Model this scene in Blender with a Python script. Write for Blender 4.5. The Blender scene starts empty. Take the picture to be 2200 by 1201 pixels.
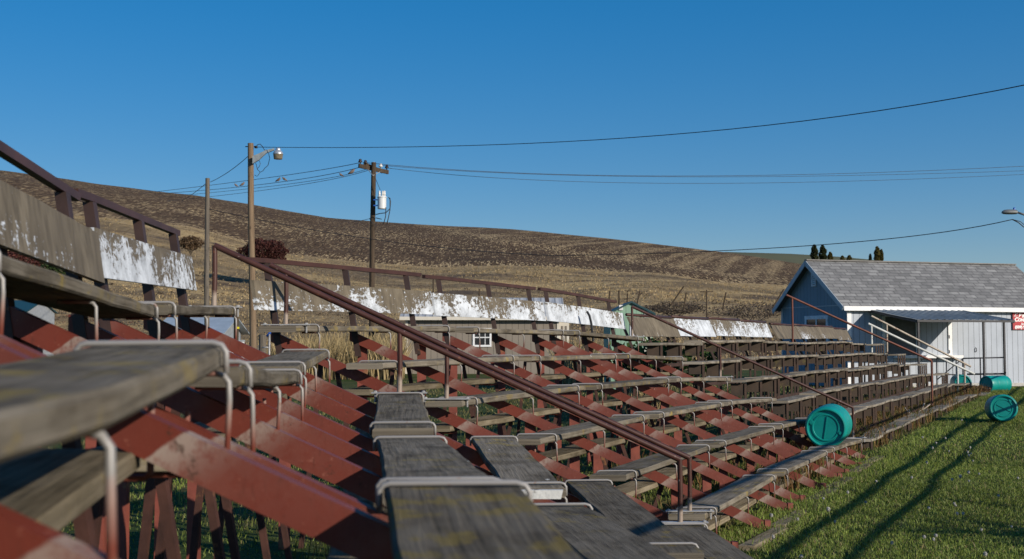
import bpy, bmesh, math, random
import numpy as np
from mathutils import Vector, Matrix, noise as mnoise

R = math.radians
rng = np.random.default_rng(7)
random.seed(7)
sc = bpy.context.scene
COL = sc.collection

# ------------------------------------------------------------------ camera
F = 2500.0            # focal length in photo pixels
CAMZ = 1.70
PITCH = math.atan(126.5 / F)
cam_d = bpy.data.cameras.new('camera')
cam = bpy.data.objects.new('camera', cam_d)
COL.objects.link(cam)
cam.location = (0, 0, CAMZ)
cam.rotation_euler = (math.pi / 2 + PITCH, 0, 0)
cam_d.sensor_width = 36
cam_d.lens = 36 * F / 2200
cam_d.clip_start = 0.05
cam_d.clip_end = 6000
cam_d.dof.use_dof = True
cam_d.dof.focus_distance = 15.0
cam_d.dof.aperture_fstop = 5.0
sc.camera = cam
_c, _s = math.cos(PITCH), math.sin(PITCH)


def at(px, py, Y):
    """world point at depth Y for a spot of the photograph"""
    x, u = (px - 1100) / F, (600.5 - py) / F
    y, z = _c - u * _s, _s + u * _c
    return Vector((x / y * Y, Y, CAMZ + z / y * Y))


# ------------------------------------------------------------------ materials
class NT:
    def __init__(s, name):
        s.m = bpy.data.materials.new(name)
        s.m.use_nodes = True
        s.t = s.m.node_tree
        s.t.nodes.clear()
        s.out = s.n('ShaderNodeOutputMaterial')
        s.b = s.n('ShaderNodeBsdfPrincipled')
        s.l(s.b.outputs[0], s.out.inputs[0])

    def n(s, kind, **kw):
        nd = s.t.nodes.new(kind)
        for k, v in kw.items():
            setattr(nd, k, v)
        return nd

    def l(s, a, b):
        s.t.links.new(a, b)

    def val(s, sock, v):
        if hasattr(v, 'links') or hasattr(v, 'is_output'):
            s.l(v, sock)
        else:
            if isinstance(v, (tuple, list)) and len(v) == 3 and sock.type == 'RGBA':
                v = (*v, 1)
            sock.default_value = v

    def coord(s, kind='Object', scale=(1, 1, 1), rnd=False):
        tc = s.n('ShaderNodeTexCoord')
        mp = s.n('ShaderNodeMapping')
        s.l(tc.outputs[kind], mp.inputs[0])
        mp.inputs['Scale'].default_value = scale
        if rnd:
            oi = s.n('ShaderNodeObjectInfo')
            mu = s.n('ShaderNodeMath', operation='MULTIPLY')
            s.l(oi.outputs['Random'], mu.inputs[0])
            mu.inputs[1].default_value = 57.0
            cb = s.n('ShaderNodeCombineXYZ')
            for i in range(3):
                s.l(mu.outputs[0], cb.inputs[i])
            s.l(cb.outputs[0], mp.inputs['Location'])
        return mp.outputs[0]

    def noise(s, vec, scale=5, detail=4, rough=.55, dist=0):
        nd = s.n('ShaderNodeTexNoise')
        if vec is not None:
            s.l(vec, nd.inputs['Vector'])
        nd.inputs['Scale'].default_value = scale
        nd.inputs['Detail'].default_value = detail
        nd.inputs['Roughness'].default_value = rough
        nd.inputs['Distortion'].default_value = dist
        return nd.outputs['Fac']

    def ramp(s, fac, stops, interp='LINEAR'):
        nd = s.n('ShaderNodeValToRGB')
        s.l(fac, nd.inputs[0])
        cr = nd.color_ramp
        cr.interpolation = interp
        while len(cr.elements) < len(stops):
            cr.elements.new(.5)
        for e, (p, c) in zip(cr.elements, stops):
            e.position = p
            if not isinstance(c, (tuple, list)):
                c = (c, c, c)
            e.color = (*c, 1)
        return nd.outputs[0]

    def mix(s, fac, a, b, mode='MIX'):
        nd = s.n('ShaderNodeMix', data_type='RGBA', blend_type=mode)
        s.val(nd.inputs[0], fac)
        s.val(nd.inputs[6], a)
        s.val(nd.inputs[7], b)
        return nd.outputs[2]

    def math(s, op, a, b=0.0, clamp=False):
        nd = s.n('ShaderNodeMath', operation=op)
        nd.use_clamp = clamp
        s.val(nd.inputs[0], a)
        s.val(nd.inputs[1], b)
        return nd.outputs[0]

    def attr(s, name, out='Color'):
        nd = s.n('ShaderNodeAttribute', attribute_name=name)
        return nd.outputs[out]

    def rnd(s):
        return s.n('ShaderNodeObjectInfo').outputs['Random']

    def bump(s, h, strength=.4, dist=.01):
        nd = s.n('ShaderNodeBump')
        nd.inputs['Strength'].default_value = strength
        nd.inputs['Distance'].default_value = dist
        s.l(h, nd.inputs['Height'])
        s.l(nd.outputs[0], s.b.inputs['Normal'])

    def fin(s, col, rough=.7, metal=0.0, spec=None):
        s.val(s.b.inputs['Base Color'], col)
        s.val(s.b.inputs['Roughness'], rough)
        s.val(s.b.inputs['Metallic'], metal)
        if spec is not None:
            s.b.inputs['Specular IOR Level'].default_value = spec
        return s.m


def simple(name, col, rough=.6, metal=0.0, var=.25, scale=6, bump=0.0, rust=None, rlo=.62, spec=None):
    n = NT(name)
    v = n.coord('Object', rnd=True)
    f = n.noise(v, scale, 5)
    lo = tuple(c * (1 - var) for c in col)
    hi = tuple(min(1, c * (1 + var)) for c in col)
    c = n.ramp(f, [(.3, lo), (.7, hi)])
    if rust:
        f2 = n.noise(v, scale * .7, 7, .65)
        c = n.mix(n.ramp(f2, [(rlo, 0), (rlo + .06, 1)]), c, rust)
    if bump:
        n.bump(n.noise(v, scale * 6, 5), bump, .01)
    return n.fin(c, rough, metal, spec)


def wood_mat(name, dark, light, lichen=.63, weather=(.17, .155, .13), amt=.5, rough=.85):
    n = NT(name)
    v = n.coord('UV', (1, 1, 1), rnd=True)
    mp = n.n('ShaderNodeMapping')
    n.l(v, mp.inputs[0])
    mp.inputs['Scale'].default_value = (1.2, 26, 1)
    grain = n.noise(mp.outputs[0], 2.2, 8, .62, .25)
    mp2 = n.n('ShaderNodeMapping')
    n.l(v, mp2.inputs[0])
    mp2.inputs['Scale'].default_value = (2.5, 5, 1)
    blot = n.noise(mp2.outputs[0], 1.8, 6, .6)
    c = n.ramp(grain, [(.28, dark), (.5, tuple((a + b) / 2 for a, b in zip(dark, light))), (.72, light)])
    c = n.mix(n.math('MULTIPLY', n.ramp(blot, [(.42, 0), (.62, 1)]), amt), c, weather)
    dk = n.noise(mp2.outputs[0], .9, 5, .6)
    c = n.mix(n.ramp(dk, [(.3, .55), (.5, 0)]), c, tuple(x * .45 for x in dark))
    if lichen:
        li = n.noise(v, 9, 7, .68)
        lj = n.noise(v, 1.1, 2)
        oc = n.n('ShaderNodeSeparateColor')
        n.l(n.n('ShaderNodeObjectInfo').outputs['Color'], oc.inputs[0])
        boost = n.math('SUBTRACT', 1.0, oc.outputs[0])
        lm = n.math('MAXIMUM', n.ramp(lj, [(.42, 0), (.6, 1)]), boost)
        li = n.math('ADD', li, n.math('MULTIPLY', boost, .045))
        m = n.math('MULTIPLY', n.ramp(li, [(lichen - .03, 0), (lichen + .03, 1)]), lm)
        c = n.mix(n.math('MULTIPLY', m, .55), c, (.27, .20, .045))
    # bird droppings
    vo = n.n('ShaderNodeTexVoronoi')
    n.l(v, vo.inputs['Vector'])
    vo.inputs['Scale'].default_value = 3.2
    sp = n.math('LESS_THAN', vo.outputs['Distance'], .035)
    c = n.mix(sp, c, (.6, .6, .56))
    tone = n.math('MULTIPLY_ADD', n.rnd(), .5)
    tone.node.inputs[2].default_value = .75
    c = n.mix(1.0, c, tone, 'MULTIPLY')
    n.bump(grain, .55, .012)
    return n.fin(c, 1.0, spec=.06)


M = {}
M['seat'] = wood_mat('weathered_seat_wood', (.060, .051, .039), (.200, .174, .136), .575, (.21, .188, .153))
M['foot'] = wood_mat('weathered_foot_wood', (.075, .062, .040), (.24, .20, .14), .62, (.24, .205, .15))
M['oldseat'] = wood_mat('old_grey_wood', (.075, .064, .050), (.25, .22, .175), .64, (.29, .265, .225), .6)


def board_mat(name):
    n = NT(name)
    v = n.coord('UV', rnd=True)
    mp = n.n('ShaderNodeMapping')
    n.l(v, mp.inputs[0])
    mp.inputs['Scale'].default_value = (5, 1.5, 1)
    g = n.noise(mp.outputs[0], 3, 6, .6)
    wood = n.ramp(g, [(.3, (.070, .056, .038)), (.7, (.20, .168, .12))])
    st = n.noise(v, 2.5, 3)
    wood = n.mix(n.ramp(st, [(.4, 0), (.65, .6)]), wood, (.10, .082, .06))
    col = n.n('ShaderNodeObjectInfo').outputs['Color']
    sep = n.n('ShaderNodeSeparateColor')
    n.l(col, sep.inputs[0])
    big = n.noise(v, 1.5, 4, .55)
    mpf = n.n('ShaderNodeMapping')
    n.l(v, mpf.inputs[0])
    mpf.inputs['Scale'].default_value = (1.0, 2.0, 1)
    fine = n.noise(mpf.outputs[0], 15, 10, .74, .3)
    mpc = n.n('ShaderNodeMapping')
    n.l(v, mpc.inputs[0])
    mpc.inputs['Scale'].default_value = (3.2, 1.0, 1)
    crack = n.noise(mpc.outputs[0], 9, 6, .7)
    tcu = n.n('ShaderNodeTexCoord')
    su = n.n('ShaderNodeSeparateXYZ')
    n.l(tcu.outputs['UV'], su.inputs[0])
    f = n.math('ADD', n.math('MULTIPLY', big, .62), n.math('MULTIPLY', fine, .75))
    f = n.math('ADD', f, n.math('MULTIPLY', n.math('SUBTRACT', crack, .5), .35))
    f = n.math('ADD', f, n.math('MULTIPLY', n.math('SUBTRACT', su.outputs[1], .14), .45))
    # paint where f > threshold set by object colour
    thr = n.math('SUBTRACT', .925, n.math('MULTIPLY', sep.outputs[0], .46))
    m = n.math('MULTIPLY', n.math('SUBTRACT', f, thr), 38, True)
    dirt = n.ramp(n.noise(v, 6, 7, .7), [(.35, .55), (.6, 1)])
    paint = n.mix(1.0, (.60, .64, .69), dirt, 'MULTIPLY')
    c = n.mix(m, wood, paint)
    n.bump(n.math('ADD', m, n.math('MULTIPLY', g, .5)), .5, .006)
    return n.fin(c, .75, spec=.3)


M['board'] = board_mat('peeling_painted_board')


def stringer_mat():
    n = NT('red_oxide_paint_worn')
    tc = n.n('ShaderNodeTexCoord')
    sep = n.n('ShaderNodeSeparateXYZ')
    n.l(tc.outputs['UV'], sep.inputs[0])
    v = n.coord('Object', rnd=True)
    big = n.noise(v, 2.3, 4)
    c = n.ramp(big, [(.25, (.110, .020, .012)), (.75, (.165, .032, .019))])
    # worn pale patch beside every seat leg, fading down the slope
    u = n.math('ADD', sep.outputs[0], n.math('MULTIPLY', n.math('SUBTRACT', n.noise(v, 14, 4), .5), .022))
    u = n.math('SUBTRACT', u, n.math('MULTIPLY', sep.outputs[1], .13))
    fr = n.math('FRACT', n.math('ADD', u, .24))
    w = n.ramp(fr, [(0.0, 0), (.010, .72), (.06, .60), (.12, .26), (.21, .07), (.55, .03), (.70, .15), (.78, .03), (1.0, 0)])
    pn = n.noise(v, 1.4, 2)
    w = n.math('MULTIPLY', w, n.ramp(pn, [(.25, .25), (.6, 1)]))
    w = n.math('MULTIPLY', w, n.ramp(n.noise(v, 30, 6, .7), [(.36, .45), (.52, 1)]))
    c = n.mix(w, c, (.34, .30, .265))
    sv = n.noise(n.coord('Object', (14, 14, 3), True), 4, 7, .7)
    c = n.mix(n.ramp(sv, [(.56, 0), (.70, .55)]), c, (.075, .022, .014))
    fl = n.noise(v, 38, 6, .75)
    c = n.mix(n.ramp(fl, [(.60, 0), (.66, .55)]), c, (.27, .10, .07))
    r = n.noise(v, 13, 8, .75)
    c = n.mix(n.ramp(r, [(.60, 0), (.68, .9)]), c, (.045, .022, .014))
    n.bump(n.math('ADD', r, fl), .2, .004)
    return n.fin(c, .55, spec=.35)


M['stringer'] = stringer_mat()
M['redpost'] = simple('red_oxide_paint_rusty', (.20, .050, .033), .65, 0, .3, 7, .15, (.24, .115, .05), .60)
M['brace'] = simple('dark_rusty_brace_metal', (.060, .024, .017), .7, .2, .4, 8, .15, (.19, .085, .035), .6)
M['rail'] = simple('dark_brown_rail_paint', (.060, .026, .020), .5, .1, .25, 5, .08, (.22, .085, .035), .66, .35)
M['bpost'] = simple('dark_brown_post_paint', (.042, .023, .019), .55, .1, .3, 7, .1, (.30, .12, .04), .62)
def pipe_mat():
    n = NT('oxide_brown_pipe_paint')
    v = n.coord('Object', rnd=True)
    f = n.noise(v, 6, 5)
    c = n.ramp(f, [(.3, (.042, .015, .011)), (.7, (.075, .028, .020))])
    tc = n.n('ShaderNodeTexCoord')
    sp = n.n('ShaderNodeSeparateXYZ')
    n.l(tc.outputs['UV'], sp.inputs[0])
    q = n.math('ADD', sp.outputs[1], n.math('MULTIPLY', n.math('SUBTRACT', n.noise(v, 16, 6, .7), .5), .30))
    c = n.mix(n.ramp(q, [(.18, .85), (.30, 0)]), c, (.33, .27, .22))
    r = n.noise(v, 18, 7, .72)
    c = n.mix(n.ramp(r, [(.60, 0), (.68, .8)]), c, (.17, .065, .03))
    r2 = n.noise(v, 30, 4)
    c = n.mix(n.ramp(r2, [(.68, 0), (.72, .7)]), c, (.34, .27, .24))
    n.bump(r, .1, .004)
    return n.fin(c, .48, .05, .4)


M['pipe'] = pipe_mat()
M['rustpipe'] = simple('rusted_red_pipe', (.13, .038, .021), .55, .2, .35, 6, .1, (.09, .04, .025), .56)
M['whitepipe'] = simple('old_white_pipe_paint', (.52, .53, .50), .5, 0, .15, 8, .08, (.24, .14, .08), .62)
M['beigepipe'] = simple('beige_rusty_pipe', (.40, .34, .27), .6, .1, .25, 8, .1, (.18, .08, .045), .56)
M['galv'] = simple('dull_galvanised_metal', (.36, .36, .36), .55, .35, .2, 9, .06, (.20, .10, .06), .68)


def rod_mat():
    n = NT('worn_clamp_rod_paint')
    tc = n.n('ShaderNodeTexCoord')
    sep = n.n('ShaderNodeSeparateXYZ')
    n.l(tc.outputs['UV'], sep.inputs[0])
    v = n.coord('Object', rnd=True)
    f = n.math('ADD', sep.outputs[1], n.math('MULTIPLY', n.math('SUBTRACT', n.noise(v, 9, 5), .5), .35))
    c = n.ramp(f, [(.18, (.20, .055, .038)), (.40, (.30, .20, .17)), (.55, (.25, .24, .23)), (1, (.29, .28, .27))])
    r = n.noise(v, 25, 5)
    c = n.mix(n.ramp(r, [(.64, 0), (.7, .7)]), c, (.22, .12, .08))
    return n.fin(c, .5, .15)


M['rod'] = rod_mat()
M['s3metal'] = simple('old_brown_support_metal', (.034, .020, .011), .7, .1, .5, 4, .1, (.085, .068, .016), .60)
M['s3leg'] = simple('rusty_support_leg_metal', (.045, .024, .015), .7, .1, .4, 7, .1, (.12, .065, .035), .62)
M['s3bar'] = simple('dark_cross_bar_metal', (.050, .027, .020), .7, .2, .3, 7, .1)
M['teal'] = None


def barrel_mat():
    n = NT('teal_barrel_plastic')
    v = n.coord('Object', rnd=True)
    f = n.noise(v, 3, 5)
    c = n.ramp(f, [(.3, (.0, .205, .18)), (.7, (.005, .275, .245))])
    sc_ = n.noise(n.coord('Object', (1, 9, 9), True), 6, 6, .7)
    c = n.mix(n.ramp(sc_, [(.66, 0), (.75, .35)]), c, (.16, .42, .38))
    d = n.noise(v, 7, 7, .7)
    c = n.mix(n.ramp(d, [(.62, 0), (.8, .5)]), c, (.02, .10, .08))
    n.bump(n.noise(v, 9, 4), .12, .01)
    return n.fin(c, .42, spec=.4)


M['teal'] = barrel_mat()
M['polewood'] = None


def pole_mat(name, a, b):
    n = NT(name)
    v = n.coord('Object', (9, 9, .35), True)
    g = n.noise(v, 2.5, 7, .65)
    c = n.ramp(g, [(.3, a), (.7, b)])
    k = n.noise(n.coord('Object', (2, 2, 1.2), True), 3, 4)
    c = n.mix(n.ramp(k, [(.62, 0), (.72, .6)]), c, tuple(x * .4 for x in a))
    n.bump(g, .6, .02)
    return n.fin(c, .85, spec=.2)


M['polewood'] = pole_mat('brown_pole_wood', (.10, .07, .045), (.26, .185, .12))
M['polegrey'] = pole_mat('grey_pole_wood', (.07, .06, .05), (.18, .155, .125))
M['poledark'] = pole_mat('dark_creosote_wood', (.022, .016, .012), (.10, .072, .048))
M['wire'] = simple('black_cable_rubber', (.018, .018, .02), .6, 0, .1)
M['ceramic'] = simple('brown_insulator_ceramic', (.030, .018, .015), .3, 0, .1)
M['whitecer'] = simple('white_insulator_ceramic', (.6, .6, .58), .3, 0, .1)
M['transformer'] = simple('pale_grey_tank_paint', (.58, .60, .61), .4, 0, .08, 3, 0, (.35, .30, .26), .72)
M['lampmetal'] = simple('lamp_aluminium', (.52, .55, .58), .35, .6, .12)
M['lampglass'] = simple('dusty_lamp_glass', (.15, .125, .085), .25, 0, .3, 12)
M['lamphead'] = simple('grey_lamp_paint', (.14, .15, .15), .5, .1, .15)
M['bird'] = simple('dove_feathers', (.16, .12, .10), .9, 0, .4, 40)


def siding_mat(name, col, groove=.32, gdark=.45):
    n = NT(name)
    tc = n.n('ShaderNodeTexCoord')
    sep = n.n('ShaderNodeSeparateXYZ')
    n.l(tc.outputs['UV'], sep.inputs[0])
    fr = n.math('FRACT', n.math('DIVIDE', sep.outputs[0], groove))
    g = n.math('LESS_THAN', fr, .09)
    v = n.coord('Object')
    f = n.noise(v, 1.3, 5)
    c = n.ramp(f, [(.3, tuple(x * .90 for x in col)), (.7, tuple(min(1, x * 1.06) for x in col))])
    st = n.noise(n.coord('Object', (3, 3, .4)), 4, 5)
    c = n.mix(n.ramp(st, [(.55, 0), (.8, .25)]), c, tuple(x * .6 for x in col))
    c = n.mix(g, c, tuple(x * gdark for x in col))
    n.bump(n.math('SUBTRACT', 1.0, g), .5, .01)
    return n.fin(c, .65, spec=.3)


M['hfront'] = siding_mat('pale_grey_siding', (.41, .45, .51), .22, .45)
M['hgable'] = siding_mat('shaded_gable_siding', (.18, .25, .31), .24, .6)  # gable's shade painted in as a darker, bluer siding colour
M['htrim'] = simple('white_trim_paint', (.74, .75, .76), .5, 0, .05, 3)
M['bluetrim'] = simple('slate_blue_trim_paint', (.36, .41, .45), .55, 0, .08, 3)
M['shedwall'] = siding_mat('taupe_siding', (.23, .20, .165), .30, .5)
M['greenwall'] = siding_mat('green_ribbed_metal', (.24, .38, .28), .16, .5)
M['shedtrim'] = simple('cream_trim_paint', (.60, .56, .48), .55, 0, .06, 3)
M['glass'] = simple('dark_window_glass', (.02, .022, .026), .08, 0, .2, 2)
M['greywall'] = simple('grey_metal_wall', (.30, .32, .34), .6, .2, .15)
M['paleroof'] = simple('pale_metal_roof', (.42, .47, .50), .45, .35, .12, 2, 0, (.28, .26, .24), .66)
M['tealroof'] = simple('teal_metal_roof', (.015, .055, .065), .5, .1, .1)
M['concrete'] = simple('pale_concrete', (.42, .41, .39), .85, 0, .2, 5, .2)
M['darkmetal'] = simple('black_railing_paint', (.025, .026, .032), .5, .2, .2)
M['tablewood'] = simple('dark_table_wood', (.035, .030, .030), .7, 0, .3, 9, .2)
M['red'] = simple('red_sign_face', (.40, .012, .025), .4, 0, .08, 2)
M['white'] = simple('white_lettering', (.82, .82, .82), .5, 0, .03)
M['bluepaint'] = simple('blue_tap_paint', (.02, .10, .42), .4, 0, .1)
M['yellow'] = simple('yellow_plastic', (.7, .6, .02), .5, 0, .05)


def roofrib_mat(name, col, pitch=.25, ax=0):
    n = NT(name)
    tc = n.n('ShaderNodeTexCoord')
    sep = n.n('ShaderNodeSeparateXYZ')
    n.l(tc.outputs['UV'], sep.inputs[0])
    fr = n.math('FRACT', n.math('DIVIDE', sep.outputs[ax], pitch))
    h = n.math('ABSOLUTE', n.math('SUBTRACT', fr, .5))
    v = n.coord('Object')
    c = n.ramp(n.noise(v, 2, 5), [(.3, tuple(x * .85 for x in col)), (.7, tuple(x * 1.1 for x in col))])
    c = n.mix(n.math('LESS_THAN', h, .10), c, tuple(x * .55 for x in col))
    n.bump(h, .8, .05)
    return n.fin(c, .5, .1)


M['ribroof'] = roofrib_mat('ribbed_galvanised_roof', (.40, .41, .42), .35)
M['awning'] = roofrib_mat('corrugated_awning_metal', (.20, .245, .265), .228, 0)


def shingle_mat():
    n = NT('grey_asphalt_shingles')
    v = n.coord('UV')
    br = n.n('ShaderNodeTexBrick')
    n.l(v, br.inputs['Vector'])
    br.offset = .37
    br.inputs['Scale'].default_value = 1.0
    br.inputs['Brick Width'].default_value = .44
    br.inputs['Row Height'].default_value = .205
    br.inputs['Mortar Size'].default_value = .022
    br.inputs['Mortar Smooth'].default_value = .3
    br.inputs['Color1'].default_value = (.31, .31, .30, 1)
    br.inputs['Color2'].default_value = (.135, .137, .135, 1)
    br.inputs['Mortar'].default_value = (.035, .035, .035, 1)
    br2 = n.n('ShaderNodeTexBrick')
    mp = n.n('ShaderNodeMapping')
    n.l(v, mp.inputs[0])
    mp.inputs['Location'].default_value = (.13, .0, 0)
    n.l(mp.outputs[0], br2.inputs['Vector'])
    br2.offset = .61
    br2.inputs['Scale'].default_value = 1.0
    br2.inputs['Brick Width'].default_value = .27
    br2.inputs['Row Height'].default_value = .205
    br2.inputs['Mortar Size'].default_value = .0
    br2.inputs['Color1'].default_value = (1, 1, 1, 1)
    br2.inputs['Color2'].default_value = (.50, .50, .51, 1)
    c = n.mix(1.0, br.outputs[0], br2.outputs[0], 'MULTIPLY')
    f = n.noise(v, 60, 3)
    c = n.mix(.35, c, n.ramp(f, [(.3, .1), (.7, .42)]))
    n.bump(br.outputs['Fac'], -.6, .02)
    return n.fin(c, .9, spec=.2)


M['shingle'] = shingle_mat()


def lawn_mat():
    n = NT('lawn_soil_and_turf')
    v = n.coord('Object')
    f = n.noise(v, .5, 6, .6)
    g = n.noise(v, 14, 6, .7)
    c = n.ramp(g, [(.3, (.022, .034, .010)), (.7, (.065, .10, .024))])
    dry = n.ramp(f, [(.45, 0), (.62, 1)])
    c = n.mix(n.math('MULTIPLY', dry, .7), c, n.ramp(g, [(.3, (.06, .05, .02)), (.7, (.16, .135, .06))]))
    n.bump(g, .8, .06)
    return n.fin(c, .95, spec=.1)


M['lawn'] = lawn_mat()


def tint_mat(name, rough=.8, trans=.0, spec=.2):
    n = NT(name)
    c = n.attr('tint')
    n.fin(c, rough, spec=spec)
    if trans:
        tr = n.n('ShaderNodeBsdfTranslucent')
        n.l(c, tr.inputs[0])
        ms = n.n('ShaderNodeMixShader')
        ms.inputs[0].default_value = trans
        n.l(n.b.outputs[0], ms.inputs[1])
        n.l(tr.outputs[0], ms.inputs[2])
        n.l(ms.outputs[0], n.out.inputs[0])
    return n.m


M['blade'] = tint_mat('grass_blades', .55, .3, .3)
M['dry'] = tint_mat('dry_stalks', .8, .15)
M['leaf'] = tint_mat('leaves_and_twigs', .7, .2)
M['seed'] = simple('dandelion_seed_fluff', (.42, .41, .38), .95, 0, .15, 60)
M['stem'] = simple('pale_green_stem', (.14, .16, .05), .7, 0, .2, 30)
M['bark'] = simple('rough_bark', (.09, .07, .05), .9, 0, .3, 10, .4)


def hill_mat():
    n = NT('tilled_hill_and_dry_grass')
    v = n.coord('Object')
    a = n.attr('zone')
    sep = n.n('ShaderNodeSeparateColor')
    n.l(a, sep.inputs[0])
    # tilled soil with stubble: clods and straw lie in long drifts
    def cells(scale, sx, sy):
        vo = n.n('ShaderNodeTexVoronoi')
        n.l(n.coord('Object', (sx, sy, .0)), vo.inputs['Vector'])
        vo.inputs['Scale'].default_value = scale
        sp = n.n('ShaderNodeSeparateColor')
        n.l(vo.outputs['Color'], sp.inputs[0])
        return sp
    cl = cells(1.0, 6.0, .80)
    f1 = cl.outputs[0]
    soil = n.ramp(n.noise(v, .10, 5, .6), [(.3, (.085, .053, .030)), (.7, (.148, .097, .056))])
    soil = n.mix(n.ramp(cl.outputs[1], [(.25, .7), (.45, 0)]), soil, (.036, .023, .014))
    straw = (.50, .37, .20)
    band = n.ramp(n.noise(n.coord('Object', (.012, .035, .0)), 1, 4, .6), [(.40, 0), (.62, 1)])
    thr = n.math('SUBTRACT', .86, n.math('MULTIPLY', band, .10))
    thr = n.math('SUBTRACT', thr, n.math('MULTIPLY', sep.outputs[1], .30))
    m = n.math('MULTIPLY', n.math('SUBTRACT', f1, thr), 6, True)
    soil = n.mix(n.math('MULTIPLY', m, .9), soil, straw)
    # furrow rows on the far lobe
    sx_ = n.n('ShaderNodeSeparateXYZ')
    n.l(v, sx_.inputs[0])
    uu = n.math('SUBTRACT', n.math('MULTIPLY', sx_.outputs[0], .97), n.math('MULTIPLY', sx_.outputs[1], .25))
    cb_ = n.n('ShaderNodeCombineXYZ')
    n.l(n.math('MULTIPLY', uu, .36), cb_.inputs[0])
    n.l(n.math('MULTIPLY', sx_.outputs[1], .008), cb_.inputs[1])
    rows = n.noise(cb_.outputs[0], 1.0, 3, .6)
    rowm = n.math('MULTIPLY', n.ramp(rows, [(.50, 0), (.60, 1)]), sep.outputs[2])
    rowm = n.math('MULTIPLY', rowm, n.ramp(cl.outputs[2], [(.30, 0), (.55, 1)]))
    soil = n.mix(n.math('MULTIPLY', rowm, .6), soil, straw)
    # dry grass and scrub
    g1 = n.noise(n.coord('Object', (.035, .13, 0)), 1, 7, .68)
    g2 = n.noise(n.coord('Object', (1.6, .5, 0)), 1, 6, .8)
    gr = n.ramp(g2, [(.3, (.13, .092, .052)), (.7, (.30, .225, .13))])
    gold = n.ramp(g2, [(.3, (.30, .205, .09)), (.7, (.52, .39, .21))])
    gr = n.mix(n.ramp(g1, [(.46, 0), (.58, 1)]), gr, gold)
    gr = n.mix(n.ramp(n.noise(n.coord('Object', (.10, .17, 0)), 1, 6, .66), [(.36, .8), (.48, 0)]), gr, n.ramp(g2, [(.3, (.045, .034, .028)), (.7, (.13, .095, .075))]))
    gr = n.mix(n.math('MULTIPLY', sep.outputs[1], .8), gr, gold)
    fz = n.math('ADD', sep.outputs[0], n.math('MULTIPLY', n.math('SUBTRACT', n.noise(v, .25, 5), .5), .25))
    c = n.mix(n.ramp(fz, [(.48, 0), (.52, 1)]), gr, soil)
    n.bump(g2, 1.0, .4)
    return n.fin(c, .95, spec=.1)


M['hill'] = hill_mat()
M['greenhill'] = simple('far_green_field', (.085, .085, .032), .95, 0, .2, .02)


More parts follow.
